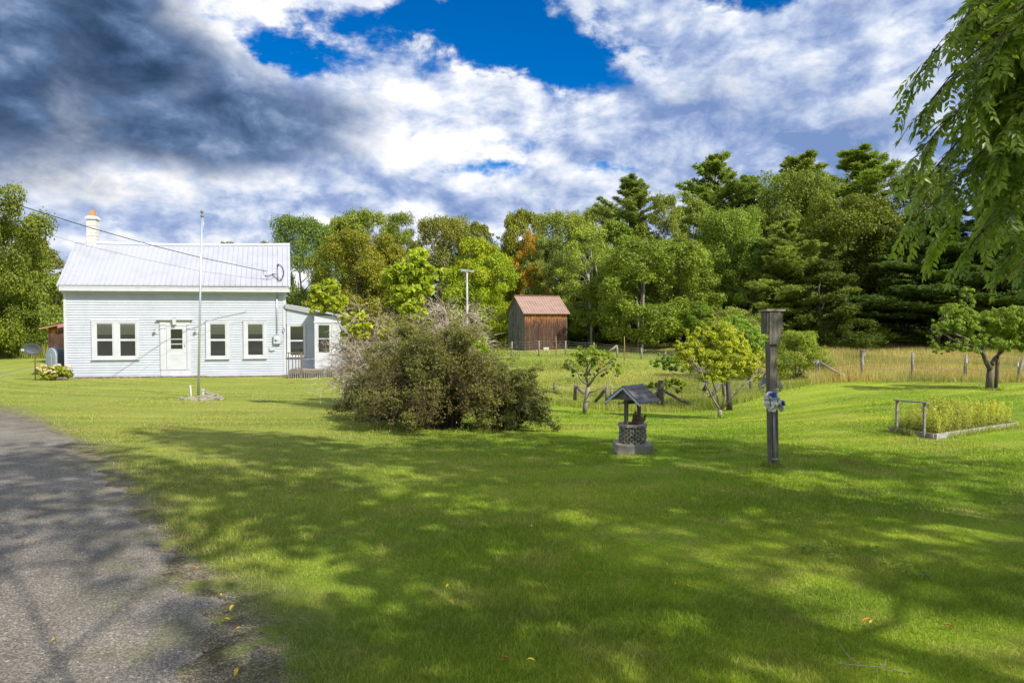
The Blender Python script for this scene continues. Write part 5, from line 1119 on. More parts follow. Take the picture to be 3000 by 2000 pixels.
# ------------------------------------------------------------------ wishing well
def well():
    D = 9.3; c = P(1853, 1318, D); gg = float(gz(c[0], c[1])); g = Vector((c[0], c[1], gg)); yaw = math.radians(46)
    r = empty('wishing_well', g, 0, 'small weathered wooden wishing well with shingled roof on a concrete pad', 'wishing well')
    zb = P(1853, 1303, D - .2)[2] - gg
    b = MB(); b.box(-.245, -.20, -.06, .245, .20, zb); b.build('base', CONC, r, bevel=.012)
    z1 = P(1853, 1246, D)[2] - gg; n = 14; lay = 8; lh = (z1 - zb) / lay; rng = random.Random(2); s = MB()
    for k in range(lay):
        for i in range(n):
            a = 2 * math.pi * (i + .5 * (k % 2)) / n; w_ = 2 * math.pi * .178 / n * .76
            M = Matrix.Rotation(a, 4, 'Z') @ Matrix.Translation((.166 + rng.uniform(-.004, .004), 0, zb + lh * k + .001)); s.cur = rng.random() * .9
            s.box(-.016, -w_ / 2, 0, .018, w_ / 2, lh - .006, M)
    w_ = s.build('well_wall', WOODH, r)
    s = MB(); s.lathe([(.138, zb + .002), (.138, z1)], 24); s.build('liner', WOODD, r)
    rm = MB()
    for i in range(8):
        a0, a1 = 2 * math.pi * i / 8 + .2, 2 * math.pi * (i + 1) / 8 + .2 - .03; R1, R0 = .212, .135
        ps = [(R1 * math.cos(a0), R1 * math.sin(a0)), (R1 * math.cos(a1), R1 * math.sin(a1)), (R0 * math.cos(a1), R0 * math.sin(a1)), (R0 * math.cos(a0), R0 * math.sin(a0))]; rm.cur = rng.random() * .5
        rm.prism(ps, 'z', z1 + .001, z1 + .028)
    rm.build('rim', WOODH, r)
    ax = Vector((math.cos(yaw), math.sin(yaw), 0)); gx = Vector((math.sin(yaw), -math.cos(yaw), 0))
    zr = P(1850, 1128, D)[2] - gg; ze = zr - .185; zp = ze + .04
    for sg in (-1, 1):
        b = MB(); p = ax * .155 * sg; b.beam(p + Vector((0, 0, z1 - .12)), p + Vector((0, 0, zr - .05)), .042, .042, up=tuple(ax)); b.build('post', WOODG, r)
    b = MB(); a0 = -ax * .12; b.tube([a0 + Vector((0, 0, ze - .035)), ax * .12 + Vector((0, 0, ze - .035))], .032, 10); b.tube([-ax * .33 + Vector((0, 0, ze - .035)), ax * .33 + Vector((0, 0, ze - .035))], .013, 8); b.build('windlass', WOODD, r)
    rf = MB(); L = .245; hw = .285; th = .012
    for sg in (-1, 1):
        for k in range(4):      # shingle courses
            for j in range(4):
                u0, u1 = k / 4, (k + 1) / 4 + .03; s0 = -L + (j / 4 + (.125 if k % 2 else 0)) * 2 * L; s1 = min(s0 + 2 * L / 4 - .003, L); s0 = max(s0, -L)
                if k % 2 and j == 0: s0 = -L
                if s1 - s0 < .02: continue
                def q_(s_, u, dz): return ax * s_ + gx * sg * hw * (1 - u) + Vector((0, 0, ze - .03 + (zr - ze + .03) * u + dz))
                t_ = th + .007 * 1; lo = .0
                rf.cur = rng.random(); rf.add([q_(s0, u0, .016), q_(s1, u0, .016), q_(s1, min(u1, 1), .006), q_(s0, min(u1, 1), .006), q_(s0, u0, .0), q_(s1, u0, .0), q_(s1, min(u1, 1), -.004), q_(s0, min(u1, 1), -.004)], [(0, 1, 2, 3), (7, 6, 5, 4), (0, 4, 5, 1), (1, 5, 6, 2), (2, 6, 7, 3), (3, 7, 4, 0)])
    ro = rf.build('roof', SHINGLE, r)
    tr = MB()
    for e in (-1, 1):
        for sg in (-1, 1): tr.beam(ax * e * (L - .012) + gx * sg * hw * .99 + Vector((0, 0, ze - .055)), ax * e * (L - .012) + Vector((0, 0, zr - .022)), .022, .030)
    tr.build('trim', MATS['pale_trim'], ro)
    gp = MB()
    for e in (-1, 1):
        o_ = ax * e * (L - .05); gp.add([o_ + gx * hw * .82 + Vector((0, 0, ze + .0)), o_ - gx * hw * .82 + Vector((0, 0, ze + .0)), o_ + Vector((0, 0, zr - .03)), o_ * .9 + gx * hw * .82 + Vector((0, 0, ze)), o_ * .9 - gx * hw * .82 + Vector((0, 0, ze)), o_ * .9 + Vector((0, 0, zr - .03))],
                                         [(0, 1, 2), (5, 4, 3), (0, 3, 4, 1), (1, 4, 5, 2), (2, 5, 3, 0)])
    gp.build('gable', WOODG, ro)
    # bucket resting askew in the well
    o = g + Vector((.055, -.02, z1 + .035)); rb = empty('bucket', o, 0, 'dark wooden bucket tipped inside the wishing well', 'bucket'); rb.rotation_euler = (math.radians(8), math.radians(20), .4)
    s = MB(); n = 14
    for i in range(n):
        a = 2 * math.pi * i / n; M = Matrix.Rotation(a, 4, 'Z'); w0, w1 = 2 * math.pi * .066 / n, 2 * math.pi * .088 / n
        hgt = .13 if i not in (0, 7) else .175
        vs = [(.060, -w0 / 2, -.03), (.068, -w0 / 2, -.03), (.068, w0 / 2, -.03), (.060, w0 / 2, -.03), (.080, -w1 / 2, hgt - .03), (.089, -w1 / 2, hgt - .03), (.089, w1 / 2, hgt - .03), (.080, w1 / 2, hgt - .03)]; s.cur = rng.random()
        s.add([M @ Vector(v_) for v_ in vs], [(0, 1, 2, 3), (7, 6, 5, 4), (1, 5, 6, 2), (0, 3, 7, 4), (0, 4, 5, 1), (3, 2, 6, 7)])
    s.lathe([(.060, -.028), (.002, -.027)], 14, cap=False); s.build('staves', WOODD, rb)
    s = MB(); s.lathe([(.0725, .0), (.0765, .0), (.078, .015), (.074, .015)], 18, cap=False); s.lathe([(.0845, .07), (.0885, .07), (.090, .085), (.086, .085)], 18, cap=False); s.build('hoops', MATS['rust'], rb)
mat('pale_trim', (.46, .50, .54), .6)
well()

# ------------------------------------------------------------------ nest box, feeder, bag
def nestbox():
    D = 8.0; g = Vector(P(2268, 1366, D)); tp = Vector(P(2258, 1000, D)); yaw = math.radians(14)
    r = empty('post', g, 0, 'tall dark square wooden post standing in the lawn', 'post'); u = tp - g
    b = MB(); w_ = .094; R = Matrix.Rotation(yaw, 4, 'Z'); cs = [R @ Vector((x * w_ / 2, y * w_ / 2, 0)) for x, y in ((-1, -1), (1, -1), (1, 1), (-1, 1))]
    vs = [c + Vector((0, 0, -.3)) for c in cs] + [c + u * 1.0 for c in cs]; b.add(vs, [(3, 2, 1, 0), (4, 5, 6, 7), (0, 1, 5, 4), (1, 2, 6, 5), (2, 3, 7, 6), (3, 0, 4, 7)]); b.build('timber', WOODG, r, bevel=.004)
    m_ = MB(); a = Vector(P(2270, 1364, D - .066)) - g; c = Vector(P(2267, 1200, D - .066)) - g; dy = Vector((0, 0, 0)); m_.tube([a + dy, c + dy], .013, 10); m_.build('conduit', MATS['galv'], r)
    m_ = MB(); z_ = P(2270, 1340, D)[2] - g.z; q_ = a.lerp(c, .14) + dy; m_.box(q_.x - .035, q_.y - .016, z_ - .004, q_.x + .035, q_.y + .0, z_ + .004); m_.build('strap', METAL, r)
    # box
    o = Vector(P(2259, 1008, D)); rb = empty('nest_box', o, yaw, 'weathered grey wooden nest box mounted on top of the tall post', 'nest box')
    k = D / F; H = 96 * k
    bk = MB(); bk.box(-.074, -.075, 0, .074, -.055, H); bk.build('back_board', WOODG, rb)
    s = MB(); s.box(-.105, -.053, 30 * k, -.088, .05, H - .006); s.box(.088, -.053, 32 * k, .105, .05, H - .006); s.box(-.087, .033, 30 * k, .087, .05, H - .03); s.box(-.087, -.053, 34 * k, .087, .032, 38 * k); s.box(-.098, -.064, 32 * k, -.0745, -.054, H - .002); s.box(.0745, -.064, 34 * k, .112, -.054, H - .002)
    s.build('side_board', WOODG, rb, bevel=.002)
    rf = MB(); rf.add([(-.125, -.09, H + .002), (.13, -.09, H + .002), (.13, .08, H - .012), (-.125, .08, H - .012), (-.125, -.09, H + .026), (.13, -.09, H + .026), (.13, .08, H + .012), (-.125, .08, H + .012)], [(3, 2, 1, 0), (4, 5, 6, 7), (0, 1, 5, 4), (1, 2, 6, 5), (2, 3, 7, 6), (3, 0, 4, 7)]); rf.build('roof', WOODH, rb)
    s = MB()
    for x_, z_ in ((-.02, .035), (-.018, .095), (.025, .10)): s.lathe([(.004, 0), (.004, .003)], 8, (x_, z_, .0))
    so = s.build('screws', METAL, rb); so.rotation_euler = (math.radians(90), 0, 0); so.location = (0, -.075, 0)
    # hanging feeder cage behind the post
    c0 = P(2257, 1120, 8.16); f = empty('bird_feeder', c0, 0, 'grey plastic feeder frame hanging behind the tall post', 'bird feeder')
    def q2(px, py, dy=0.): v_ = P(px, py, 8.16 + dy); return Vector(v_ - c0)
    side = []
    sh = MB()
    for sg, pts in ((-1, [(2247, 1087), (2238, 1095), (2230, 1112), (2221, 1128), (2224, 1136), (2233, 1129), (2243, 1122), (2251, 1119), (2251, 1109), (2241, 1110), (2238, 1107), (2243, 1097), (2250, 1093)]),
                    (1, [(2273, 1093), (2280, 1104), (2287, 1118), (2293, 1131), (2289, 1137), (2282, 1132), (2275, 1126), (2275, 1120), (2280, 1120), (2278, 1113), (2273, 1106)])):
        n = len(pts); fr_ = [q2(a, b_, 0) for a, b_ in pts]; bk_ = [q2(a, b_, .03) for a, b_ in pts]
        sh.add(fr_ + bk_, [tuple(range(n))[::-1], tuple(range(n, 2 * n))] + [(i, (i + 1) % n, n + (i + 1) % n, n + i) for i in range(n)])
    sh.build('hood', MATS['feeder_plastic'], f)
    fb = MB()
    for l in ([(2222, 1130), (2229, 1147), (2244, 1147), (2272, 1147), (2287, 1146), (2292, 1132)], [(2226, 1136), (2236, 1137), (2236, 1147)], [(2236, 1137), (2243, 1127), (2252, 1124)], [(2288, 1137), (2284, 1137), (2283, 1146)], [(2284, 1137), (2277, 1128)], [(2232, 1131), (2236, 1137)]): fb.tube([q2(a, b_, .015) for a, b_ in l], .006, 5)
    fb.build('cage', MATS['feeder_plastic'], f)
    hk = MB(); hk.tube([q2(2250, 1090, .015), q2(2262, 1080, .015), q2(2272, 1094, .015)], .008, 6); hk.build('hanger', MATS['feeder_plastic'], f)
    # crumpled bag tied to the post
    c0 = P(2264, 1178, 7.9); f = empty('plastic_bag', c0, 0, 'crumpled white plastic bag with blue cloth tied to the tall post', 'bag'); rng = np.random.default_rng(3)
    def crump(name, parts, m_, seed):
        b = MB(); rg = np.random.default_rng(seed)
        for (px, py, rx, rz, dy) in parts:
            c = q3(px, py, dy); n, k_ = 18, 12; vs = []; ph = rg.uniform(0, 6, 6)
            for j in range(k_ + 1):
                t = math.pi * j / k_
                for i in range(n):
                    a = 2 * math.pi * i / n; w_ = 1 + .22 * math.sin(3 * a + ph[0] + 2 * t) + .16 * math.sin(7 * a + ph[1] - 3 * t) + .12 * math.sin(5 * t + ph[2]) + rg.uniform(-.10, .10)
                    vs.append(c + Vector((rx * math.sin(t) * math.cos(a) * w_, .045 * math.sin(t) * math.sin(a) * w_, rz * math.cos(t) * (w_ * .5 + .5))))
            b.add(vs, [(j * n + i, j * n + (i + 1) % n, (j + 1) * n + (i + 1) % n, (j + 1) * n + i) for j in range(k_) for i in range(n)])
        return b.build(name, m_, f)
    def q3(px, py, dy): return Vector(P(px, py, 7.9 + dy) - c0)
    crump('bag', [(2256, 1164, .050, .060, 0), (2263, 1182, .075, .055, -.02), (2262, 1196, .05, .04, -.01), (2249, 1176, .03, .07, 0.), (2284, 1186, .022, .05, .01), (2290, 1197, .02, .03, .0), (2274, 1168, .03, .05, .0)], MATS['white_plastic'], 1)
    crump('blue_cloth', [(2264, 1157, .038, .030, -.03), (2293, 1178, .022, .02, -.02), (2295, 1184, .016, .014, -.02)], MATS['blue_cloth'], 2)
    tw = MB()
    for l in ([(2238, 1170), (2250, 1172), (2258, 1170), (2266, 1172)], [(2249, 1158), (2256, 1172), (2258, 1192)], [(2280, 1168), (2278, 1178), (2292, 1196)], [(2268, 1195), (2276, 1184), (2279, 1176)]): tw.tube([q3(a, b_, -.06) for a, b_ in l], .0045, 5)
    tw.build('twig', BARK, f)
mat('galv', (.26, .28, .28), .5, metal=.3, noise=(5, (.18, .20, .20), .4, .7)); mat('feeder_plastic', (.30, .30, .29), .5, noise=(30, (.2, .2, .19), .4, .7)); mat('white_plastic', (.62, .60, .56), .45, noise=(30, (.42, .39, .33), .5, .75)); mat('blue_cloth', (.015, .07, .36), .7, noise=(40, (.01, .03, .14), .5, .7))
nestbox()

# ------------------------------------------------------------------ raised bed
def bed():
    A = GP(2603, 1264); B = GP(2739, 1287); C = GP(2982, 1250); E = A + (C - B); h = .105
    r = empty('raised_bed', A, 0, 'raised garden bed of grey boards filled with tall yellow-green weeds', 'raised bed'); th = .04
    for nm, p, q_, ext in (('board', A, B, 0), ('board', B, C, 0), ('board', C, E, 0), ('board', E, A, 0)):
        b = MB(); d = (q_ - p).normalized() * .02; zz_ = Vector((0, 0, .02)); b.beam(p - A + d + zz_, q_ - A - d * 1.05 + zz_, th, h * 1.3); b.build(nm, MATS['bed_board'] if p is B else WOODH, r, bevel=.003)
    b = MB(); n_ = 8; vs = []
    for i in range(n_):
        for j in range(n_):
            p = A.lerp(B, (i + .12) / (n_ - .76)) + (E - A) * ((j + .05) / (n_ - .9)) - A; vs.append((p.x, p.y, p.z + .02))
    b.add(vs, [(i * n_ + j, (i + 1) * n_ + j, (i + 1) * n_ + j + 1, i * n_ + j + 1) for i in range(n_ - 1) for j in range(n_ - 1)]); b.build('soil', MATS['soil'], r)
    rr = empty('hand_rail', A, 0, 'weathered wooden rail on two legs at the left end of the raised bed', 'rail')
    p1 = A.lerp(B, .19); p2 = A.lerp(B, .78); D1, D2 = p1.y, p2.y; dd = Vector((-.03, -.05, 0))
    z1 = P(2628, 1171, D1)[2]; z2 = P(2709, 1178, D2)[2]
    for p, z in ((p1, z1), (p2, z2)): b = MB(); b.beam(p - A + dd + Vector((0, 0, -.05)), Vector((p.x, p.y, z - .012)) - A + dd, .034, .034, up=(1, .2, 0)); b.build('leg', WOODH, rr)
    a = Vector((p1.x, p1.y, z1)); c = Vector((p2.x, p2.y, z2)); e = (c - a).normalized() * .055; b = MB(); b.beam(a - e - A + dd, c + e * 1.3 - A + dd, .06, .022); b.build('top_rail', WOODH, rr)
    # weeds in it
    rng = np.random.default_rng(9); C_ = []; N_ = []; V2 = []; ST = []
    n = 900
    for k in range(n):
        u, v_ = rng.uniform(.04, .96), rng.uniform(.03, .97); p = A + (B - A) * u + (E - A) * v_; dens = vnoise(np.array([p.x]), np.array([p.y]), .5, 71)[0]
        if rng.uniform() > .25 + dens: continue
        hh = rng.uniform(.30, .62) * (.65 + .5 * dens) * (1.0 if u > .45 or rng.uniform() < .4 else .65); lx, ly = rng.normal(0, .05, 2)
        m_ = int(150 * hh / .5); t = rng.uniform(.08, 1, m_) ** .8; a = rng.uniform(0, 6.28, m_); rad = .055 * np.sin(np.pi * np.clip(t, 0, .97)) ** .6 * rng.uniform(.2, 1, m_)
        C_.append(np.stack([p.x + lx * t + rad * np.cos(a), p.y + ly * t + rad * np.sin(a), p.z + hh * t], 1)); N_.append(np.stack([np.cos(a) * .4, np.sin(a) * .4, np.full(m_, .5)], 1)); V2.append(np.clip(t * .75 + rng.uniform(-.15, .3, m_), 0, 1))
        ST.append((p.x, p.y, p.z, p.x + lx, p.y + ly, p.z + hh * .97))
    C_ = np.vstack(C_); V_, kk = leafcloud(rng, C_, np.vstack(N_), np.full(len(C_), .030), .32, False, .5, -.8)
    o = link('bed_weeds', npmesh('bed_weeds', V_, 4, {'v': np.concatenate(V2)}), leafmat('weed_leaves', (.16, .20, .03), (.48, .52, .08), (.62, .54, .09), .12, .3, tint=False)); tag(o, 'feathery yellow-green weeds growing in the raised bed', 'weeds', kind='stuff')
    s = np.array(ST); w_ = .003; Q = np.stack([s[:, :3] + [-w_, 0, 0], s[:, :3] + [w_, 0, 0], s[:, 3:] + [w_ * .4, 0, 0], s[:, 3:] - [w_ * .4, 0, 0]], 1).reshape(-1, 3)
    tag(link('weed_stems', npmesh('weed_stems', Q, 4, {'v': rng.uniform(0, 1, len(s))}), MATS['dry_stalk']), 'thin stems of the weeds in the raised bed', 'weeds', kind='stuff')
    # grass that spills round the boards
    t = rng.uniform(0, 1, 1500); which = rng.uniform(0, 1, 1500) < .4
    xy = np.where(which[:, None], np.array(A)[None, :2] * (1 - t[:, None]) + np.array(B)[None, :2] * t[:, None], np.array(B)[None, :2] * (1 - t[:, None]) + np.array(C)[None, :2] * t[:, None])
    xy = xy + np.array([.0, -.09]) + rng.normal(0, .05, (1500, 2)); keep = vnoise(xy[:, 0], xy[:, 1], .4, 5) > .45; xy = xy[keep]
    V_ = blades(xy[:, 0], xy[:, 1], rng.uniform(.05, .17, len(xy)), np.full(len(xy), .010), .6, None, rng)
    tag(link('grass_tufts', npmesh('grass_tufts', V_, 3, {'v': rng.uniform(.2, .9, len(xy))}), STRAWG), 'longer grass tufts along the raised bed boards', 'grass', kind='stuff')
mat('bed_board', (.36, .35, .30), .85, noise=(4, (.20, .19, .16), .45, .7), stretch=(2, 2, 8), bump=(30, .5)); mat('soil', (.045, .035, .025), .95, bump=(20, .8, .03))
bed()

# ------------------------------------------------------------------ hand-placed plants
def handtree(name, base, D, limbs_, puffs, label, cat, leaf, lsize, per, tint=(1, 1, 1), bark=BARK, droop=.2, asp=.5, twigs=True, pointed=True, seed=1, squash=.85, fruit=None):
    """limbs_: [(radius0, radius1, [(px,py,dD),...])]; puffs: [(px,py,rx_px,rz_px,dD)] in photo pixels at depth D+dD"""
    g = Vector(P(base[0], base[1], D)); g.z = float(gz(g.x, g.y)); rng = np.random.default_rng(seed)
    r = empty(name, g, 0, label, cat); mb = MB()
    for r0, r1, pts in limbs_:
        pp = [Vector(P(a, b_, D + c)) - g for a, b_, c in pts]; n = len(pp); mb.tube(pp, [r0 + (r1 - r0) * i / (n - 1) for i in range(n)], 8)
    C = []; N_ = []; V2 = []; k = D / F; ends = [Vector(P(a, b_, D + c)) - g for _, _, l in limbs_ for a, b_, c in l[1:]]
    for px, py, rx, rz, dD in puffs:
        c = P(px, py, D + dD) - np.array(g); Rx, Rz = rx * k, rz * k; ns = max(8, int(Rx * Rz * 330))
        for j in range(ns):
            d = rng.normal(0, 1, 3); d /= np.linalg.norm(d); q_ = c + d * np.array([Rx, Rx * .8, Rz]) * rng.uniform(.2, 1) ** .45; pr = min(Rx, Rz) * rng.uniform(.16, .34)
            if twigs and ends and rng.uniform() < .5:
                e = min(ends, key=lambda v_: (v_ - Vector(q_)).length); mid = e.lerp(Vector(q_), .5) + Vector(rng.normal(0, .06, 3)) * (e - Vector(q_)).length; mb.tube([e, mid, Vector(q_)], [.007, .005, .002], 4, False)
            m_ = max(10, int(per * rng.uniform(.5, 1.3))); d = rng.normal(0, 1, (m_, 3)); d /= np.linalg.norm(d, axis=1, keepdims=True)
            C.append(q_ + d * pr * rng.uniform(.15, 1, (m_, 1)) ** .6 * np.array([1, 1, squash])); N_.append(d * .5 + [0, -.1, .55]); V2.append(np.clip(rng.uniform(0, .8, m_) + rng.uniform(0, .25), 0, 1))
    mb.build('trunk', bark, r)
    C = np.vstack(C); V_, kk = leafcloud(rng, C, np.vstack(N_), np.full(len(C), lsize), asp, pointed, .5, droop)
    o = link('crown', npmesh(name + '_crown', V_, 4, {'v': np.repeat(np.concatenate(V2), kk)}), leaf, r); o.color = (*tint, 1)
    if fruit:
        for j in range(fruit):
            q_ = C[rng.integers(len(C))]; f = MB(); f.lathe([(.003, -.03), (.022, -.025), (.034, 0), (.026, .028), (.004, .024)], 10, tuple(q_)); f.build('apple', MATS['apple_red'], r)
    return r
mat('apple_red', (.45, .08, .05), .4)

handtree('apple_tree', (1712, 1212), 17.0, [(.065, .052, [(1712, 1216, 0), (1716, 1180, 0), (1721, 1152, 0), (1724, 1128, .05)]), (.040, .012, [(1724, 1130, .05), (1716, 1100, .1), (1722, 1070, 0), (1716, 1040, .1)]), (.034, .008, [(1724, 1130, 0), (1745, 1100, -.2), (1766, 1084, -.3), (1800, 1060, -.4)]),
            (.026, .008, [(1722, 1128, 0), (1700, 1110, -.2), (1690, 1085, -.3), (1662, 1065, -.3)]), (.02, .005, [(1725, 1150, 0), (1745, 1145, -.3), (1775, 1128, -.3), (1806, 1100, -.2)]), (.03, .01, [(1720, 1100, .1), (1740, 1060, .3), (1765, 1030, .3)])],
         [(1720, 1045, 45, 30, 0), (1680, 1070, 38, 22, 0), (1765, 1052, 42, 24, 0), (1800, 1068, 24, 22, -.2), (1660, 1062, 20, 14, 0), (1740, 1025, 30, 16, .2), (1808, 1090, 12, 14, 0), (1700, 1092, 34, 14, 0), (1760, 1090, 30, 14, 0)],
         'small gnarled apple tree with a pale twisted trunk and red fruit', 'tree', LEAF, .046, 90, (1.35, 1.5, .95), MATS['apple_bark'] if 'apple_bark' in MATS else BARKL, fruit=7, seed=4)
YLEAF = leafmat('yellow_leaves', (.20, .27, .03), (.58, .61, .055), (.70, .50, .06), .08, .4)
handtree('yellow_tree', (2108, 1228), 16.0, [(.055, .05, [(2108, 1232, 0), (2109, 1210, 0), (2109, 1198, 0)]), (.028, .009, [(2109, 1200, 0), (2090, 1170, -.2), (2070, 1130, -.3), (2055, 1090, -.4)]), (.026, .009, [(2109, 1200, 0), (2098, 1150, .1), (2085, 1110, .2)]), (.028, .009, [(2110, 1200, 0), (2125, 1165, -.1), (2122, 1120, 0), (2130, 1070, 0)]),
            (.028, .008, [(2112, 1202, 0), (2140, 1170, -.2), (2175, 1130, -.3), (2215, 1100, -.4)]), (.02, .008, [(2175, 1130, -.3), (2190, 1118, -.3), (2225, 1105, -.2)]), (.02, .006, [(2080, 1150, -.2), (2062, 1148, -.2), (2045, 1138, -.2)]), (.014, .006, [(2085, 1110, .2), (2080, 1060, .2), (2095, 1000, .1)]), (.014, .006, [(2130, 1070, 0), (2125, 1020, 0), (2120, 970, 0)])],
         [(2075, 1055, 66, 52, 0), (2120, 1005, 62, 62, 0), (2030, 1035, 52, 46, 0), (2155, 1055, 62, 50, 0), (2105, 965, 35, 26, 0), (2050, 985, 32, 30, 0), (2190, 1065, 34, 36, -.2), (2010, 1035, 24, 22, 0), (2100, 1095, 75, 24, 0), (2205, 1100, 20, 20, -.2), (2160, 1010, 30, 28, 0), (2225, 1040, 22, 26, 0), (2058, 952, 11, 26, 0), (2088, 940, 10, 24, 0), (2135, 935, 10, 26, 0), (2172, 968, 11, 24, 0), (2245, 1070, 16, 26, -.1), (1985, 1010, 14, 20, 0), (2020, 985, 12, 22, 0)],
         'small tree with bright yellow-green leaves and several forking pale stems', 'tree', YLEAF, .052, 110, (1, 1, 1), BARKL, seed=5)
handtree('apple_tree', (2136, 1199), 18.4, [(.085, .07, [(2137, 1203, 0), (2136, 1160, 0), (2133, 1110, 0), (2128, 1060, 0)]), (.045, .01, [(2130, 1080, 0), (2160, 1040, .3), (2200, 990, .4)]), (.045, .01, [(2130, 1080, 0), (2100, 1040, .4), (2060, 1000, .5)]), (.06, .02, [(2062, 1145, .2), (2073, 1120, .2), (2085, 1100, .3)])],
         [(2190, 1000, 60, 50, .6), (2080, 1000, 60, 40, .8), (2150, 960, 50, 40, .8), (1990, 1070, 50, 26, .6), (1960, 1050, 40, 22, .6), (1930, 1062, 30, 16, .5)],
         'dark trunked tree close behind the yellow tree', 'tree', LEAF, .056, 100, (1.2, 1.5, 1.2), BARK, seed=6)
handtree('vine', (1950, 1170), 19.3, [(.03, .015, [(1940, 1190, 0), (1945, 1150, 0), (1960, 1125, 0), (2010, 1122, 0)])], [(1912, 1128, 16, 12, .1), (1965, 1122, 30, 13, 0), (2000, 1125, 22, 11, 0), (1990, 1140, 12, 12, 0), (1895, 1130, 10, 8, .1), (1975, 1118, 20, 8, 0)],
         'leafy vine heaped over the dark post of the broken fence', 'vine', LEAF, .08, 46, (1.35, 1.5, .8), seed=7)
handtree('apple_tree', (2905, 1142), 20.0, [(.10, .085, [(2897, 1148, 0), (2899, 1110, 0), (2902, 1080, 0)]), (.055, .045, [(2916, 1148, .1), (2920, 1100, .1), (2922, 1060, .1), (2922, 1043, .1)]), (.08, .035, [(2902, 1082, 0), (2890, 1060, -.1), (2880, 1035, -.2), (2862, 1020, -.2), (2840, 1010, -.3)]), (.035, .010, [(2840, 1010, -.3), (2800, 1000, -.5), (2760, 975, -.6), (2728, 968, -.7)]),
            (.032, .008, [(2843, 1010, -.3), (2832, 960, -.2), (2830, 910, -.2), (2835, 855, -.2)]), (.07, .025, [(2905, 1068, 0), (2915, 1050, .1), (2930, 1035, .2), (2932, 980, .2), (2925, 940, .3)]), (.06, .02, [(2932, 1030, .2), (2965, 1000, .1), (2995, 960, 0), (3050, 930, 0)]), (.05, .015, [(2880, 1035, -.2), (2870, 990, .2), (2880, 950, .3)]), (.04, .01, [(2830, 990, -.3), (2790, 975, -.5), (2760, 940, -.5)])],
         [(2832, 888, 24, 46, -.2), (2800, 925, 40, 46, -.4), (2770, 950, 42, 22, -.6), (2735, 978, 28, 12, -.7), (2830, 945, 34, 40, -.3), (2735, 1015, 22, 18, -.6), (2800, 1010, 46, 22, -.4), (2855, 1005, 34, 26, -.2), (2885, 945, 32, 26, .2), (2925, 945, 50, 46, .2), (2965, 940, 46, 46, 0), (2900, 1000, 50, 26, 0), (3000, 950, 50, 50, 0), (2960, 1010, 50, 22, 0), (3050, 980, 60, 60, 0), (2760, 1028, 24, 10, -.5), (2990, 1000, 30, 30, 0)],
         'old apple tree with a thick double trunk and a tall upright leader', 'tree', LEAF, .056, 85, (1.25, 1.4, 1.15), BARK, seed=8)
def bare_birch():
    for lb, D, L in (('bare white birch with forked pale limbs in the wood right of the barn', 49.0, [(.10, .06, [(1733, 1035, 0), (1731, 930, 0), (1727, 860, 0), (1724, 800, 0)]), (.045, .012, [(1726, 830, 0), (1716, 790, 0), (1700, 760, 0), (1688, 735, 0)]), (.04, .01, [(1725, 810, 0), (1735, 770, 0), (1731, 730, 0)]), (.035, .01, [(1728, 870, 0), (1705, 845, 0), (1690, 850, 0)]), (.035, .008, [(1729, 880, 0), (1745, 840, 0), (1760, 800, 0)]), (.03, .008, [(1727, 850, 0), (1712, 815, 0), (1695, 800, 0)]), (.03, .008, [(1731, 920, 0), (1712, 895, 0), (1694, 892, 0)]), (.025, .006, [(1716, 790, 0), (1718, 765, 0), (1712, 745, 0)])]),
                     ('thin pale dead trunk leaning in the wood beside the bare birch', 48.8, [(.055, .02, [(1785, 975, 0), (1768, 900, 0), (1752, 820, 0), (1744, 770, 0)]), (.02, .006, [(1756, 840, 0), (1745, 825, 0), (1738, 822, 0)])]),
                     ('slender double trunk with thin leaves at the far fence, below the broad green tree', 46.6, [(.12, .07, [(1878, 1045, 0), (1882, 960, 0), (1884, 880, 0), (1888, 820, 0)]), (.08, .05, [(1868, 1045, 0), (1870, 960, 0), (1866, 880, 0)])])):
        b = L[0][2][0]; g = Vector(P(b[0], b[1], D)); r = empty('dead_birch' if D != 46.6 else 'slender_tree', g, 0, lb, 'tree'); mb = MB()
        for r0, r1, pts in L: pp = [Vector(P(a, c, D)) - g for a, c, _ in pts]; mb.tube(pp, [r0 + (r1 - r0) * i / (len(pp) - 1) for i in range(len(pp))], 7)
        mb.build('trunk', MATS['white_bark'] if D != 46.6 else BARKL, r)
mat('white_bark', (.38, .36, .32), .85, noise=(5, (.28, .26, .23), .5, .72))
bare_birch()
LIMEL = leafmat('lime_leaves', (.30, .38, .02), (.52, .60, .06), (.55, .50, .06), .08, .45)
handtree('catalpa_tree', (1190, 1150), 17.5, [(.045, .025, [(1190, 1170, .3), (1195, 1050, .3), (1200, 940, .2)]), (.02, .006, [(1200, 950, .2), (1180, 900, 0), (1160, 840, 0), (1150, 800, 0)]), (.02, .006, [(1200, 950, .2), (1215, 860, .1), (1225, 780, 0), (1220, 735, 0)]), (.016, .005, [(1205, 900, .1), (1250, 850, .2), (1280, 800, .2)]), (.014, .005, [(1195, 960, .2), (1250, 980, 0), (1350, 1030, -.5), (1408, 1030, -.5)])],
         [(1225, 755, 34, 28, 0), (1200, 790, 60, 30, 0), (1265, 800, 38, 30, .2), (1150, 815, 38, 26, 0), (1195, 880, 46, 42, -.2), (1225, 920, 22, 22, -.3), (1150, 850, 30, 20, 0), (1240, 840, 40, 26, 0), (1180, 840, 40, 24, 0)],
         'lime green tree with large hanging leaves above the brown bush', 'tree', LIMEL, .17, 11, (1, 1, 1), BARKL, droop=1.2, asp=.6, seed=9)
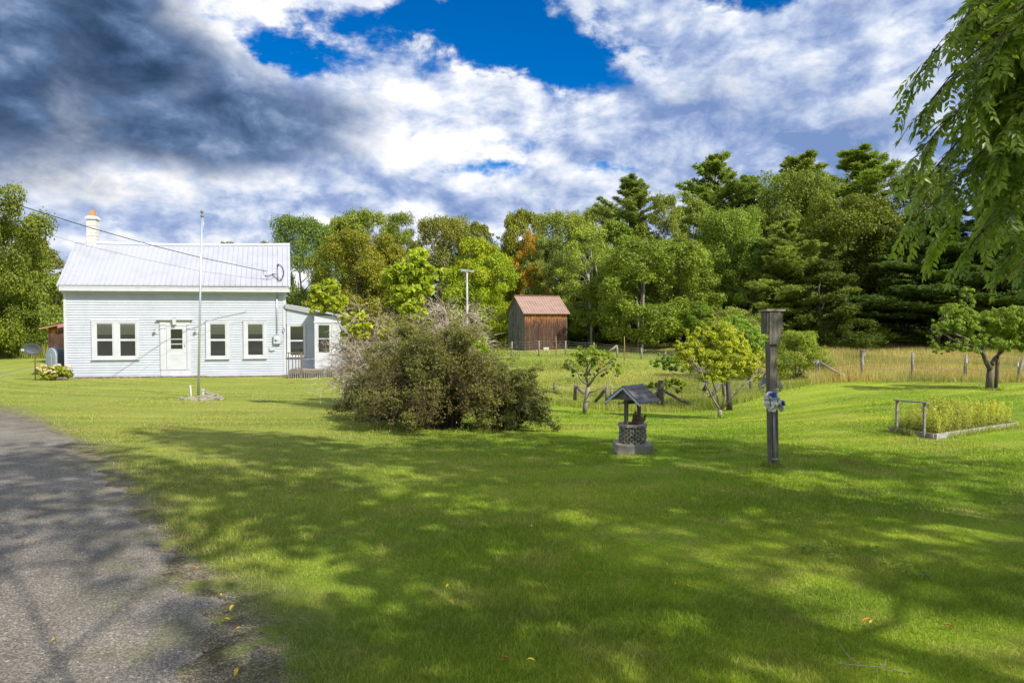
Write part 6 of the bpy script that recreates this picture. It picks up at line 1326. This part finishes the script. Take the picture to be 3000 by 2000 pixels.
handtree('catalpa_tree', (1010, 1150), 17.0, [(.035, .02, [(1010, 1170, .3), (1020, 1060, .2), (1015, 990, 0)]), (.015, .005, [(1015, 1000, 0), (985, 930, 0), (960, 890, 0), (945, 850, 0)]), (.015, .005, [(1018, 1000, 0), (1040, 960, -.1), (1050, 930, -.2)]), (.014, .005, [(1020, 1000, 0), (1080, 990, -.1), (1125, 975, -.2)]), (.02, .006, [(965, 895, 0), (975, 880, .1), (980, 862, .1)])],
         [(940, 865, 34, 34, 0), (970, 840, 32, 22, 0), (995, 880, 24, 24, 0), (915, 880, 18, 14, 0), (930, 905, 26, 12, 0), (1040, 940, 42, 30, -.2), (1060, 965, 34, 22, -.2), (1125, 975, 20, 16, -.3), (1005, 985, 14, 14, -.2), (985, 905, 24, 14, 0)],
         'lime green sapling of large leaves reaching over the side porch', 'tree', LIMEL, .15, 11, (1.05, 1, .9), BARKL, droop=1.2, asp=.6, seed=10)
handtree('sprig', (1412, 1060), 11.2, [(.012, .005, [(1412, 1090, .3), (1412, 1040, 0), (1405, 1000, 0)]), (.008, .004, [(1412, 1040, 0), (1425, 1015, 0), (1422, 995, 0)])], [(1400, 1005, 14, 10, 0), (1420, 1000, 10, 12, 0), (1408, 1025, 14, 12, 0), (1425, 1020, 8, 8, 0)],
         'bright green leafy sprig sticking out of the dark bush', 'sapling', LIMEL, .055, 9, (.9, 1.0, .9), BARKL, droop=.6, seed=11, twigs=False)

def arc_shrub(name, px, D, R, H, n, label, leaf, tint, leafn, lsize, seed, bark, twn=30, prof=(0.55, .9), lean=(0, 0), core=.25, tw_w=.004, twl=(.08, .28)):
    """many arching stems from a crown at the ground, with side twigs (ribbons) and small leaves"""
    g = G(px, D); rng = np.random.default_rng(seed); r = empty(name, g, 0, label, 'bush'); mb = MB(); C = []; TW = []
    for i in range(n):
        a = rng.uniform(0, 6.28); rr = R * rng.uniform(.25, 1.05) ** .7; lob = 1 + .16 * math.sin(3 * a + seed) + .10 * math.sin(7 * a); rr *= lob; t0 = rng.uniform(0, core) * R; hh = H * rng.uniform(.55, 1.1) * (1 - .55 * (rr / R / 1.2) ** 2.2); ed = hh * rng.uniform(.15, 1.0) if rr > R * .55 else hh
        s0 = np.array([t0 * math.cos(a), t0 * math.sin(a), -.05]); s3 = np.array([rr * math.cos(a) + lean[0] * hh, rr * math.sin(a) + lean[1] * hh, max(.03, ed if rng.uniform() < .7 else ed * .3)]); s1 = s0 + np.array([(s3[0] - s0[0]) * .18, (s3[1] - s0[1]) * .18, hh * .75]); s2 = s0 + np.array([(s3[0] - s0[0]) * .62, (s3[1] - s0[1]) * .62, hh * 1.12])
        ts = np.linspace(0, 1, 8)[:, None]; B_ = (1 - ts) ** 3 * s0 + 3 * (1 - ts) ** 2 * ts * s1 + 3 * (1 - ts) * ts ** 2 * s2 + ts ** 3 * s3
        mb.tube([Vector(p) for p in B_], [.016 * (1 - .8 * k / 7) * rng.uniform(.7, 1.2) for k in range(8)], 4, False)
        u = rng.uniform(.08, 1.0, twn) ** .8 * 7; b0 = np.stack([np.interp(u, range(8), B_[:, j]) for j in range(3)], 1); dr = rng.normal(0, 1, (twn, 3)); dr[:, 2] = dr[:, 2] * .6 + .25; dr[:, 0] += .5 * math.cos(a); dr[:, 1] += .5 * math.sin(a)
        dr /= np.linalg.norm(dr, axis=1, keepdims=True); l = rng.uniform(*twl, twn)[:, None] * (H / 1.9); e = b0 + dr * l; TW.append(np.stack([b0, e], 1))
        if leafn:
            f = rng.uniform(0, 1.1, (twn, leafn))[..., None]; q_ = b0[:, None] + (e - b0)[:, None] * f + rng.normal(0, .018, (twn, leafn, 3)); C.append(q_.reshape(-1, 3))
    T_ = np.concatenate(TW); d = T_[:, 1] - T_[:, 0]; T2 = []
    for k in range(2):      # finer twiglets
        f = rng.uniform(.3, 1, (len(T_), 1)); b0 = T_[:, 0] + d * f; e = b0 + d * .35 + rng.normal(0, .05, (len(T_), 3)) * (H / 1.9); T2.append(np.stack([b0, e], 1))
    T_ = np.concatenate([T_] + T2); d = T_[:, 1] - T_[:, 0]; s = np.cross(d, rng.normal(0, 1, d.shape)); s /= np.linalg.norm(s, axis=1, keepdims=True) + 1e-9; s *= tw_w / 2
    Q = np.stack([T_[:, 0] - s, T_[:, 0] + s, T_[:, 1] + s * .4, T_[:, 1] - s * .4], 1).reshape(-1, 3)
    mb.build('stems', bark, r); link('twigs', npmesh(name + '_twigs', Q, 4, {'v': rng.uniform(0, 1, len(T_))}), bark, r)
    if C:
        C = np.concatenate(C); C = C[C[:, 2] > .03]; nn = rng.normal(0, 1, C.shape) + [0, -.1, .6]; V_, kk = leafcloud(rng, C, nn, np.full(len(C), lsize), .55, False, .3)
        vv = np.clip(rng.uniform(0, .5, len(C)) + .75 * (vnoise(C[:, 0] * 1.0, C[:, 2] + C[:, 1], .38, 3) - .35) + .35 * np.clip(C[:, 2] / H - .55, -1, 1), 0, 1)
        o = link('foliage', npmesh(name + '_leaves', V_, 4, {'v': vv}), leaf, r); o.color = (*tint, 1)
    return r
BUSHL = leafmat('bush_leaves', (.120, .085, .030), (.255, .270, .050), (.36, .18, .07), .06, .35)
BUSHL2 = leafmat('bush_leaves_green', (.07, .085, .018), (.20, .215, .045), (.30, .19, .06), .14, .3)
TWIG = mat('grey_twigs', (.52, .44, .32), .9, noise=(5, (.24, .18, .13), .4, .7)); TWIGD = mat('brown_twigs', (.10, .075, .055), .9)
arc_shrub('barberry_bush', 1290, 12.6, 1.50, 1.92, 330, 'big rounded dark bush of tiny reddish brown leaves in the middle lawn', BUSHL, (1, 1, 1), 14, .034, 2, TWIGD, 46)
arc_shrub('barberry_bush', 1478, 12.3, .75, 1.15, 70, 'greener side bush sweeping low at the dark bush, toward the well', BUSHL2, (1, 1, .9), 14, .034, 3, TWIGD, 46, lean=(.3, 0))
arc_shrub('barberry_bush', 1130, 14.2, 1.0, 1.45, 90, 'olive bush between the grey twigs and the dark bush', BUSHL2, (1.1, 1.0, .8), 10, .034, 4, TWIGD, 40)
arc_shrub('lilac_shrub', 1075, 17.2, 1.15, 2.45, 110, 'bare grey twiggy shrub beside the porch deck', BUSHL2, (1.3, 1.2, 1), 0, .04, 5, TWIG, 34, twl=(.12, .4), tw_w=.009)
arc_shrub('lilac_shrub', 1335, 16.2, 1.0, 2.6, 130, 'bare grey twiggy shrub rising behind the dark bush near the pole', BUSHL2, (1.5, 1.4, 1), 0, .04, 6, TWIG, 34, twl=(.12, .4), tw_w=.009)
arc_shrub('lilac_shrub', 1195, 17.0, 1.3, 2.3, 110, 'half bare twiggy shrub with a few leaves below the lime tree', BUSHL2, (1.5, 1.45, .9), 6, .05, 7, TWIG, 32, twl=(.12, .4), tw_w=.009)

# ------------------------------------------------------------------ overhanging tree at the right, and the trees whose shade falls on the lawn
OVER = leafmat('overhang_leaves', (.11, .175, .022), (.33, .43, .055), (.40, .42, .04), .05, .5, tint=False, rough=.4, spec=.45)
def overhang():
    rng = np.random.default_rng(77); tr = Vector((6.3, 3.6, 0)); tr.z = float(gz(6.3, 3.6)) - .1
    r = empty('locust_tree', tr, 0, 'overhanging tree with drooping feathery leaves at the photo edge, upper right', 'tree'); mb = MB()
    mb.tube([(0, 0, 0), (-.1, .05, 2), (-.3, .1, 4.4), (-.2, .2, 7), (0, .2, 9.5)], [.30, .24, .19, .12, .04], 10)
    tips = []
    # main boughs: from the trunk outward and down, given as photo pixels (px, py, D) of points they pass
    def q_(px, py, D): return Vector(P(px, py, D)) - tr
    B = [[(3350, -350, 4.6), (3080, -120, 4.6), (2880, 30, 4.5), (2760, 130, 4.4), (2683, 232, 4.4)],
         [(3350, -250, 4.9), (3050, -20, 4.8), (2900, 110, 4.7), (2790, 215, 4.6), (2707, 320, 4.6)],
         [(3400, -150, 4.5), (3120, 60, 4.4), (2950, 200, 4.4), (2800, 330, 4.3), (2692, 445, 4.3)],
         [(3400, 0, 5.2), (3100, 160, 5.1), (2930, 300, 5.0), (2790, 430, 4.9), (2700, 545, 4.9)],
         [(3400, 100, 4.8), (3150, 240, 4.7), (2960, 390, 4.6), (2800, 540, 4.5), (2680, 640, 4.5)],
         [(3400, 200, 5.4), (3150, 350, 5.3), (2980, 470, 5.2), (2850, 590, 5.1), (2740, 700, 5.1)],
         [(3400, 300, 4.6), (3200, 400, 4.5), (3040, 520, 4.5), (2930, 620, 4.4), (2850, 710, 4.4)],
         [(3400, 380, 5.0), (3200, 480, 5.0), (3080, 590, 4.9), (3000, 680, 4.9), (2950, 750, 4.9)],
         [(3350, -100, 5.6), (3150, 30, 5.5), (3020, 150, 5.4), (2920, 280, 5.3), (2860, 420, 5.3)],
         [(3300, 0, 4.3), (3180, 120, 4.3), (3060, 240, 4.2), (2980, 360, 4.2), (2920, 470, 4.2)],
         [(3400, 450, 5.3), (3250, 540, 5.3), (3120, 620, 5.2), (3040, 700, 5.2), (3010, 770, 5.2)],
         [(3250, -300, 4.2), (3120, -150, 4.2), (3000, 10, 4.2), (2900, 150, 4.2), (2850, 300, 4.2)],
         [(3300, 150, 5.8), (3150, 260, 5.7), (3040, 380, 5.6), (2960, 500, 5.6), (2900, 600, 5.6)],
         [(3200, -350, 5.2), (3080, -220, 5.2), (2980, -100, 5.1), (2900, 0, 5.1), (2850, 90, 5.1)]]
    for k in range(13):
        px = rng.uniform(2880, 3080); py = rng.uniform(20, 500); D = rng.uniform(4.3, 6.2); ox = rng.uniform(-60, 460); oy = rng.uniform(250, 480); B.append([(px + ox, py - oy, D), (px + ox * .8, py - oy * .66, D), (px + ox * .55, py - oy * .36, D), (px + ox * .25, py - oy * .12, D), (px, py + 60, D)])
    LC = []; LT = []; LN = []; V2 = []
    def compound(p, d, ln, v0):
        """a pinnate leaf: rachis from p along d, leaflets in pairs"""
        k = 7; d = d / (np.linalg.norm(d) + 1e-9); s = np.cross(d, [0, 0, 1.0]) + rng.normal(0, .25, 3); s /= np.linalg.norm(s) + 1e-9; nn = np.cross(s, d)
        for i in range(k):
            t = (i + .7) / k; c = p + d * ln * t + np.array([0, 0, -.25 * ln * t * t]); 
            for sg in (-1, 1):
                td = s * sg * .8 + d * .75 + np.array([0, 0, -.35]) + rng.normal(0, .12, 3); LC.append(c); LT.append(td / np.linalg.norm(td)); LN.append(nn + rng.normal(0, .25, 3)); V2.append(np.clip(v0 + rng.uniform(-.2, .2), 0, 1))
        LC.append(p + d * ln + np.array([0, 0, -.25 * ln])); LT.append(d); LN.append(nn); V2.append(v0)
    for b in B:
        pts = [q_(*p) for p in b]; n = 12; t = np.linspace(0, 4, n); A_ = np.array([list(p) for p in pts]); C_ = np.stack([np.interp(t, range(5), A_[:, j]) for j in range(3)], 1)
        for j in range(3): C_[1:-1, j] = (C_[:-2, j] + 2 * C_[1:-1, j] + C_[2:, j]) / 4
        mb.tube([Vector((-.25, .1, 4.6 + rng.uniform(-.6, 1)))] + [Vector(c) for c in C_], [.06] + [.011 * (1 - .85 * i / (n - 1)) + .0012 for i in range(n)], 6)
        ph = rng.uniform(0, 6, 3); tt = np.linspace(0, 1, n)[:, None]; C_ = C_ + np.sin(tt * 7 + ph) * .05 * (1 - tt) + np.array([0, 0, .10]) * np.sin(tt * np.pi) * rng.uniform(-.6, 1.6)
        L = np.cumsum(np.r_[0, np.linalg.norm(np.diff(C_, axis=0), axis=1)]); m_ = 46
        for s_ in np.linspace(L[-1] * .10, L[-1], m_):
            p = np.array([np.interp(s_, L, C_[:, j]) for j in range(3)]); e = min(s_ + .02, L[-1]); pd = np.array([np.interp(e, L, C_[:, j]) for j in range(3)]) - np.array([np.interp(max(0, s_ - .05), L, C_[:, j]) for j in range(3)]); pd /= np.linalg.norm(pd) + 1e-9
            f = 1 - s_ / L[-1]; side = np.cross(pd, [0, 0, 1.]); sg = rng.choice([-1, 1]); tl = .06 + .30 * f * rng.uniform(.3, 1)
            td = pd * .8 + side * sg * .7 * (f + .15) + np.array([0, 0, -.3 * rng.uniform(0, 1)]) + rng.normal(0, .22, 3) * (f + .1); td /= np.linalg.norm(td)
            te = p + td * tl; mb.tube([Vector(p), Vector(te)], [.003, .0015], 3, False)
            for j in range(2 if f > .25 else 1): compound(p + td * tl * rng.uniform(.3, 1), td + rng.normal(0, .6, 3) * (f + .35) + np.array([0, 0, -.18]), rng.uniform(.15, .24), rng.uniform(.1, .8))
    # upper crown, out of the photograph
    rg = rng; pf = [(np.array([rg.uniform(-2.8, 3.2), rg.uniform(-3.2, 2.2), rg.uniform(5.2, 10.2)]), rg.uniform(.5, .95)) for _ in range(9)]
    pf = [p for p in pf if EYE + .52 * (p[0][1] + 3.6 + 1.) < p[0][2] + tr.z - p[1]]
    V_, v = puff_leaves(rg, pf, 170, .15, .45, False, .5, .7)
    for p, _ in pf[:26]: mb.tube([Vector((-.2, .2, min(8.5, p[2] - .8))), Vector(p) * .5 + Vector((0, 0, p[2] * .25 + min(8, p[2]) * .22)), Vector(p)], [.05, .03, .01], 5, False)
    mb.build('trunk', BARK, r); link('crown', npmesh('locust_crown', V_, 4, {'v': v}), OVER, r)
    c = np.array(LC); n = len(c); T = np.array(LT); N_ = np.array(LN); N_ -= T * (N_ * T).sum(1, keepdims=True); N_ /= np.linalg.norm(N_, axis=1, keepdims=True) + 1e-9; b = np.cross(N_, T)
    s = (.068 * rng.uniform(.75, 1.2, n))[:, None]; a = s * .21; f = N_ * s * .06
    A = c; E = c + T * s; L1 = c + T * s * .45 + b * a + f; R1 = c + T * s * .45 - b * a + f; M1 = c + T * s * .5
    V_ = np.stack([A, L1, E, M1, A, M1, E, R1], 1).reshape(-1, 3)
    link('drooping_leaves', npmesh('drooping_leaves', V_, 4, {'v': np.repeat(np.array(V2), 2)}), OVER, r)
    # young bare twig below
    b = MB(); b.tube([q_(3030, 730, 4.6), q_(2985, 775, 4.6), q_(2940, 820, 4.6), q_(2896, 849, 4.6)], [.004, .0035, .003, .0015], 5); b.build('twig', MATS['red_twig'], r)
mat('red_twig', (.16, .06, .03), .8)
overhang()
proto_broad('shade_a', 51, H=15, R=3.8, npf=24, per=180, size=.24, base=4.0, r0=.10, nl=24, asp=.7, squash=2.1)
proto_broad('shade_b', 52, H=14, R=3.2, npf=15, per=190, size=.24, base=4.0, r0=.11, nl=20, asp=.7, squash=2.5)
def shade_trees():
    for k, x, y, s, rz, lb in SHADE:
        cm, tm, H0, R0, bk = PROTO[k]; r = empty('shade_tree', (x, y, float(gz(x, y))), rz, lb, 'tree'); r.scale = (s, s, s)
        if k not in TRUNKM: t_ = tm.build('trunk', bk, r); TRUNKM[k] = t_.data; cm.materials.append(LEAF)
        else: t_ = bpy.data.objects.new('trunk', TRUNKM[k]); COL.objects.link(t_); t_.parent = r
        c = bpy.data.objects.new('crown', cm); COL.objects.link(c); c.parent = r; c.color = (.9, 1, .8, 1)
SHADE = [('shade_a', 3.2, -2.2, .92, 0.3, 'tall shade tree behind the camera position, first of the row along the lawn'),
         ('shade_b', 9.3, 1.3, .85, 0.7, 'tall shade tree directly beside the overhanging tree, outside the photo'),
         ('shade_b', 13.4, .6, .90, 1.3, 'tall shade tree beyond the overhanging tree, outside the photo'),
         ('shade_b', 9.6, -3.5, .92, 2.9, 'second-row shade tree behind the overhanging tree, outside the photo'),
         ('shade_b', 15.0, -4.6, .95, 2.3, 'far shade tree to the right, outside the photo'),
         ('shade_b', 5.7, .2, 1.0, 4.4, 'tall shade tree between the first of the row and the overhanging tree, outside the photo'),
         ('shade_b', -.6, -4.6, .85, 3.3, 'shade tree nearest the road verge, outside the photo')]
shade_trees()

# ------------------------------------------------------------------ small things on the ground
def litter():
    rng = random.Random(12)
    SPOT = [(505, 1446), (1125, 1414), (1560, 1560), (1690, 1690), (1660, 1620), (1870, 1570), (2550, 1850), (2780, 1862), (1980, 1735), (2010, 1740), (1555, 1965), (1480, 1960), (1320, 1790), (680, 1805), (665, 1835), (570, 1688), (650, 1768), (158, 1898), (700, 1870), (2030, 1690), (2118, 1455), (1310, 1740), (690, 1990), (2540, 1845), (2270, 1545), (1950, 1676)]
    for k, (px, py) in enumerate(SPOT):
        p = GP(px, py); b = MB(); L = rng.uniform(.035, .06); w_ = L * .38; n = 5; vs = []
        for i in range(n + 1):
            t = i / n; ww = w_ * math.sin(math.pi * min(.98, t * .92 + .04)) ; z = .012 * math.sin(t * 3) + .004
            for s_ in (-1, 0, 1): vs.append((L * (t - .5), s_ * ww * .5, z + .006 * abs(s_)))
        b.add(vs, [(3 * i + j, 3 * i + j + 1, 3 * i + j + 4, 3 * i + j + 3) for i in range(n) for j in (0, 1)]); o = b.build('fallen_leaf', MATS['leaf_orange'] if k % 4 == 3 else MATS['leaf_yellow']); on_road = road_signed(np.array([p.x]), np.array([p.y]))[0] < 0
        o.location = (p.x, p.y, p.z + (.03 if on_road else .045)); o.rotation_euler = (rng.uniform(-.3, .3), rng.uniform(-.3, .3), rng.uniform(0, 6.28))
        orange = k % 4 == 3
        tag(o, ('small orange-brown fallen leaf ' if orange else 'small yellow fallen leaf ') + ('lying on the road edge' if px < 720 else 'lying in the mown grass'), 'leaf', 'orange leaves fallen on the ground' if orange else 'yellow leaves fallen on the ground')
    p = GP(2525, 1972); b = MB(); b.tube([(-.12, 0, .05), (0, .01, .035), (.1, -.02, .04), (.2, -.05, .03)], .0028, 5); b.tube([(0, .01, .035), (-.03, .1, .05), (-.02, .2, .06)], .002, 5); b.tube([(.1, -.02, .04), (.14, .04, .05)], .0025, 4); o = b.build('twig', BARKL); o.location = p; tag(o, 'forked grey twig lying in the grass at the photo bottom', 'twig')
    rng2 = np.random.default_rng(4); n = 260; c = GP(2488, 1358); x = c.x + rng2.normal(0, .09, n); y = c.y + rng2.normal(0, .10, n); z = gz(x, y) + .035
    V_, k = leafcloud(rng2, np.stack([x, y, z], 1), np.tile([0, 0, 1.], (n, 1)), np.full(n, .02), .4); tag(link('bark_litter', npmesh('bark_litter', V_, 4, {'v': rng2.uniform(0, 1, n)}), MATS['red_litter']), 'patch of red-brown litter on the lawn', 'litter', kind='stuff')
    # low clover weeds in the right foreground
    n = 700; px = rng2.uniform(2250, 3050, n); py = rng2.uniform(1400, 1720, n); D = EYE * F / (py - 945); x = (px - 1500) / F * D; y = D; k_ = vnoise(x, y, .45, 61) > .62; x, y = x[k_], y[k_]; x = np.repeat(x, 4) + rng2.normal(0, .02, len(x) * 4); y = np.repeat(y, 4) + rng2.normal(0, .02, len(y) * 4)
    V_, k = leafcloud(rng2, np.stack([x, y, gz(x, y) + rng2.uniform(.03, .055, len(x))], 1), np.tile([0, 0, 1.], (len(x), 1)), np.full(len(x), .028), .8, False, .4); o = link('clover', npmesh('clover', V_, 4, {'v': rng2.uniform(.3, .9, len(x))}), LEAF); o.color = (.85, 1.0, .8, 1); tag(o, 'low clover weeds in the shaded lawn', 'clover', kind='stuff')
mat('leaf_yellow', (.60, .42, .03), .6); mat('leaf_orange', (.50, .18, .03), .6); mat('red_litter', (.20, .07, .03), .9)
litter()
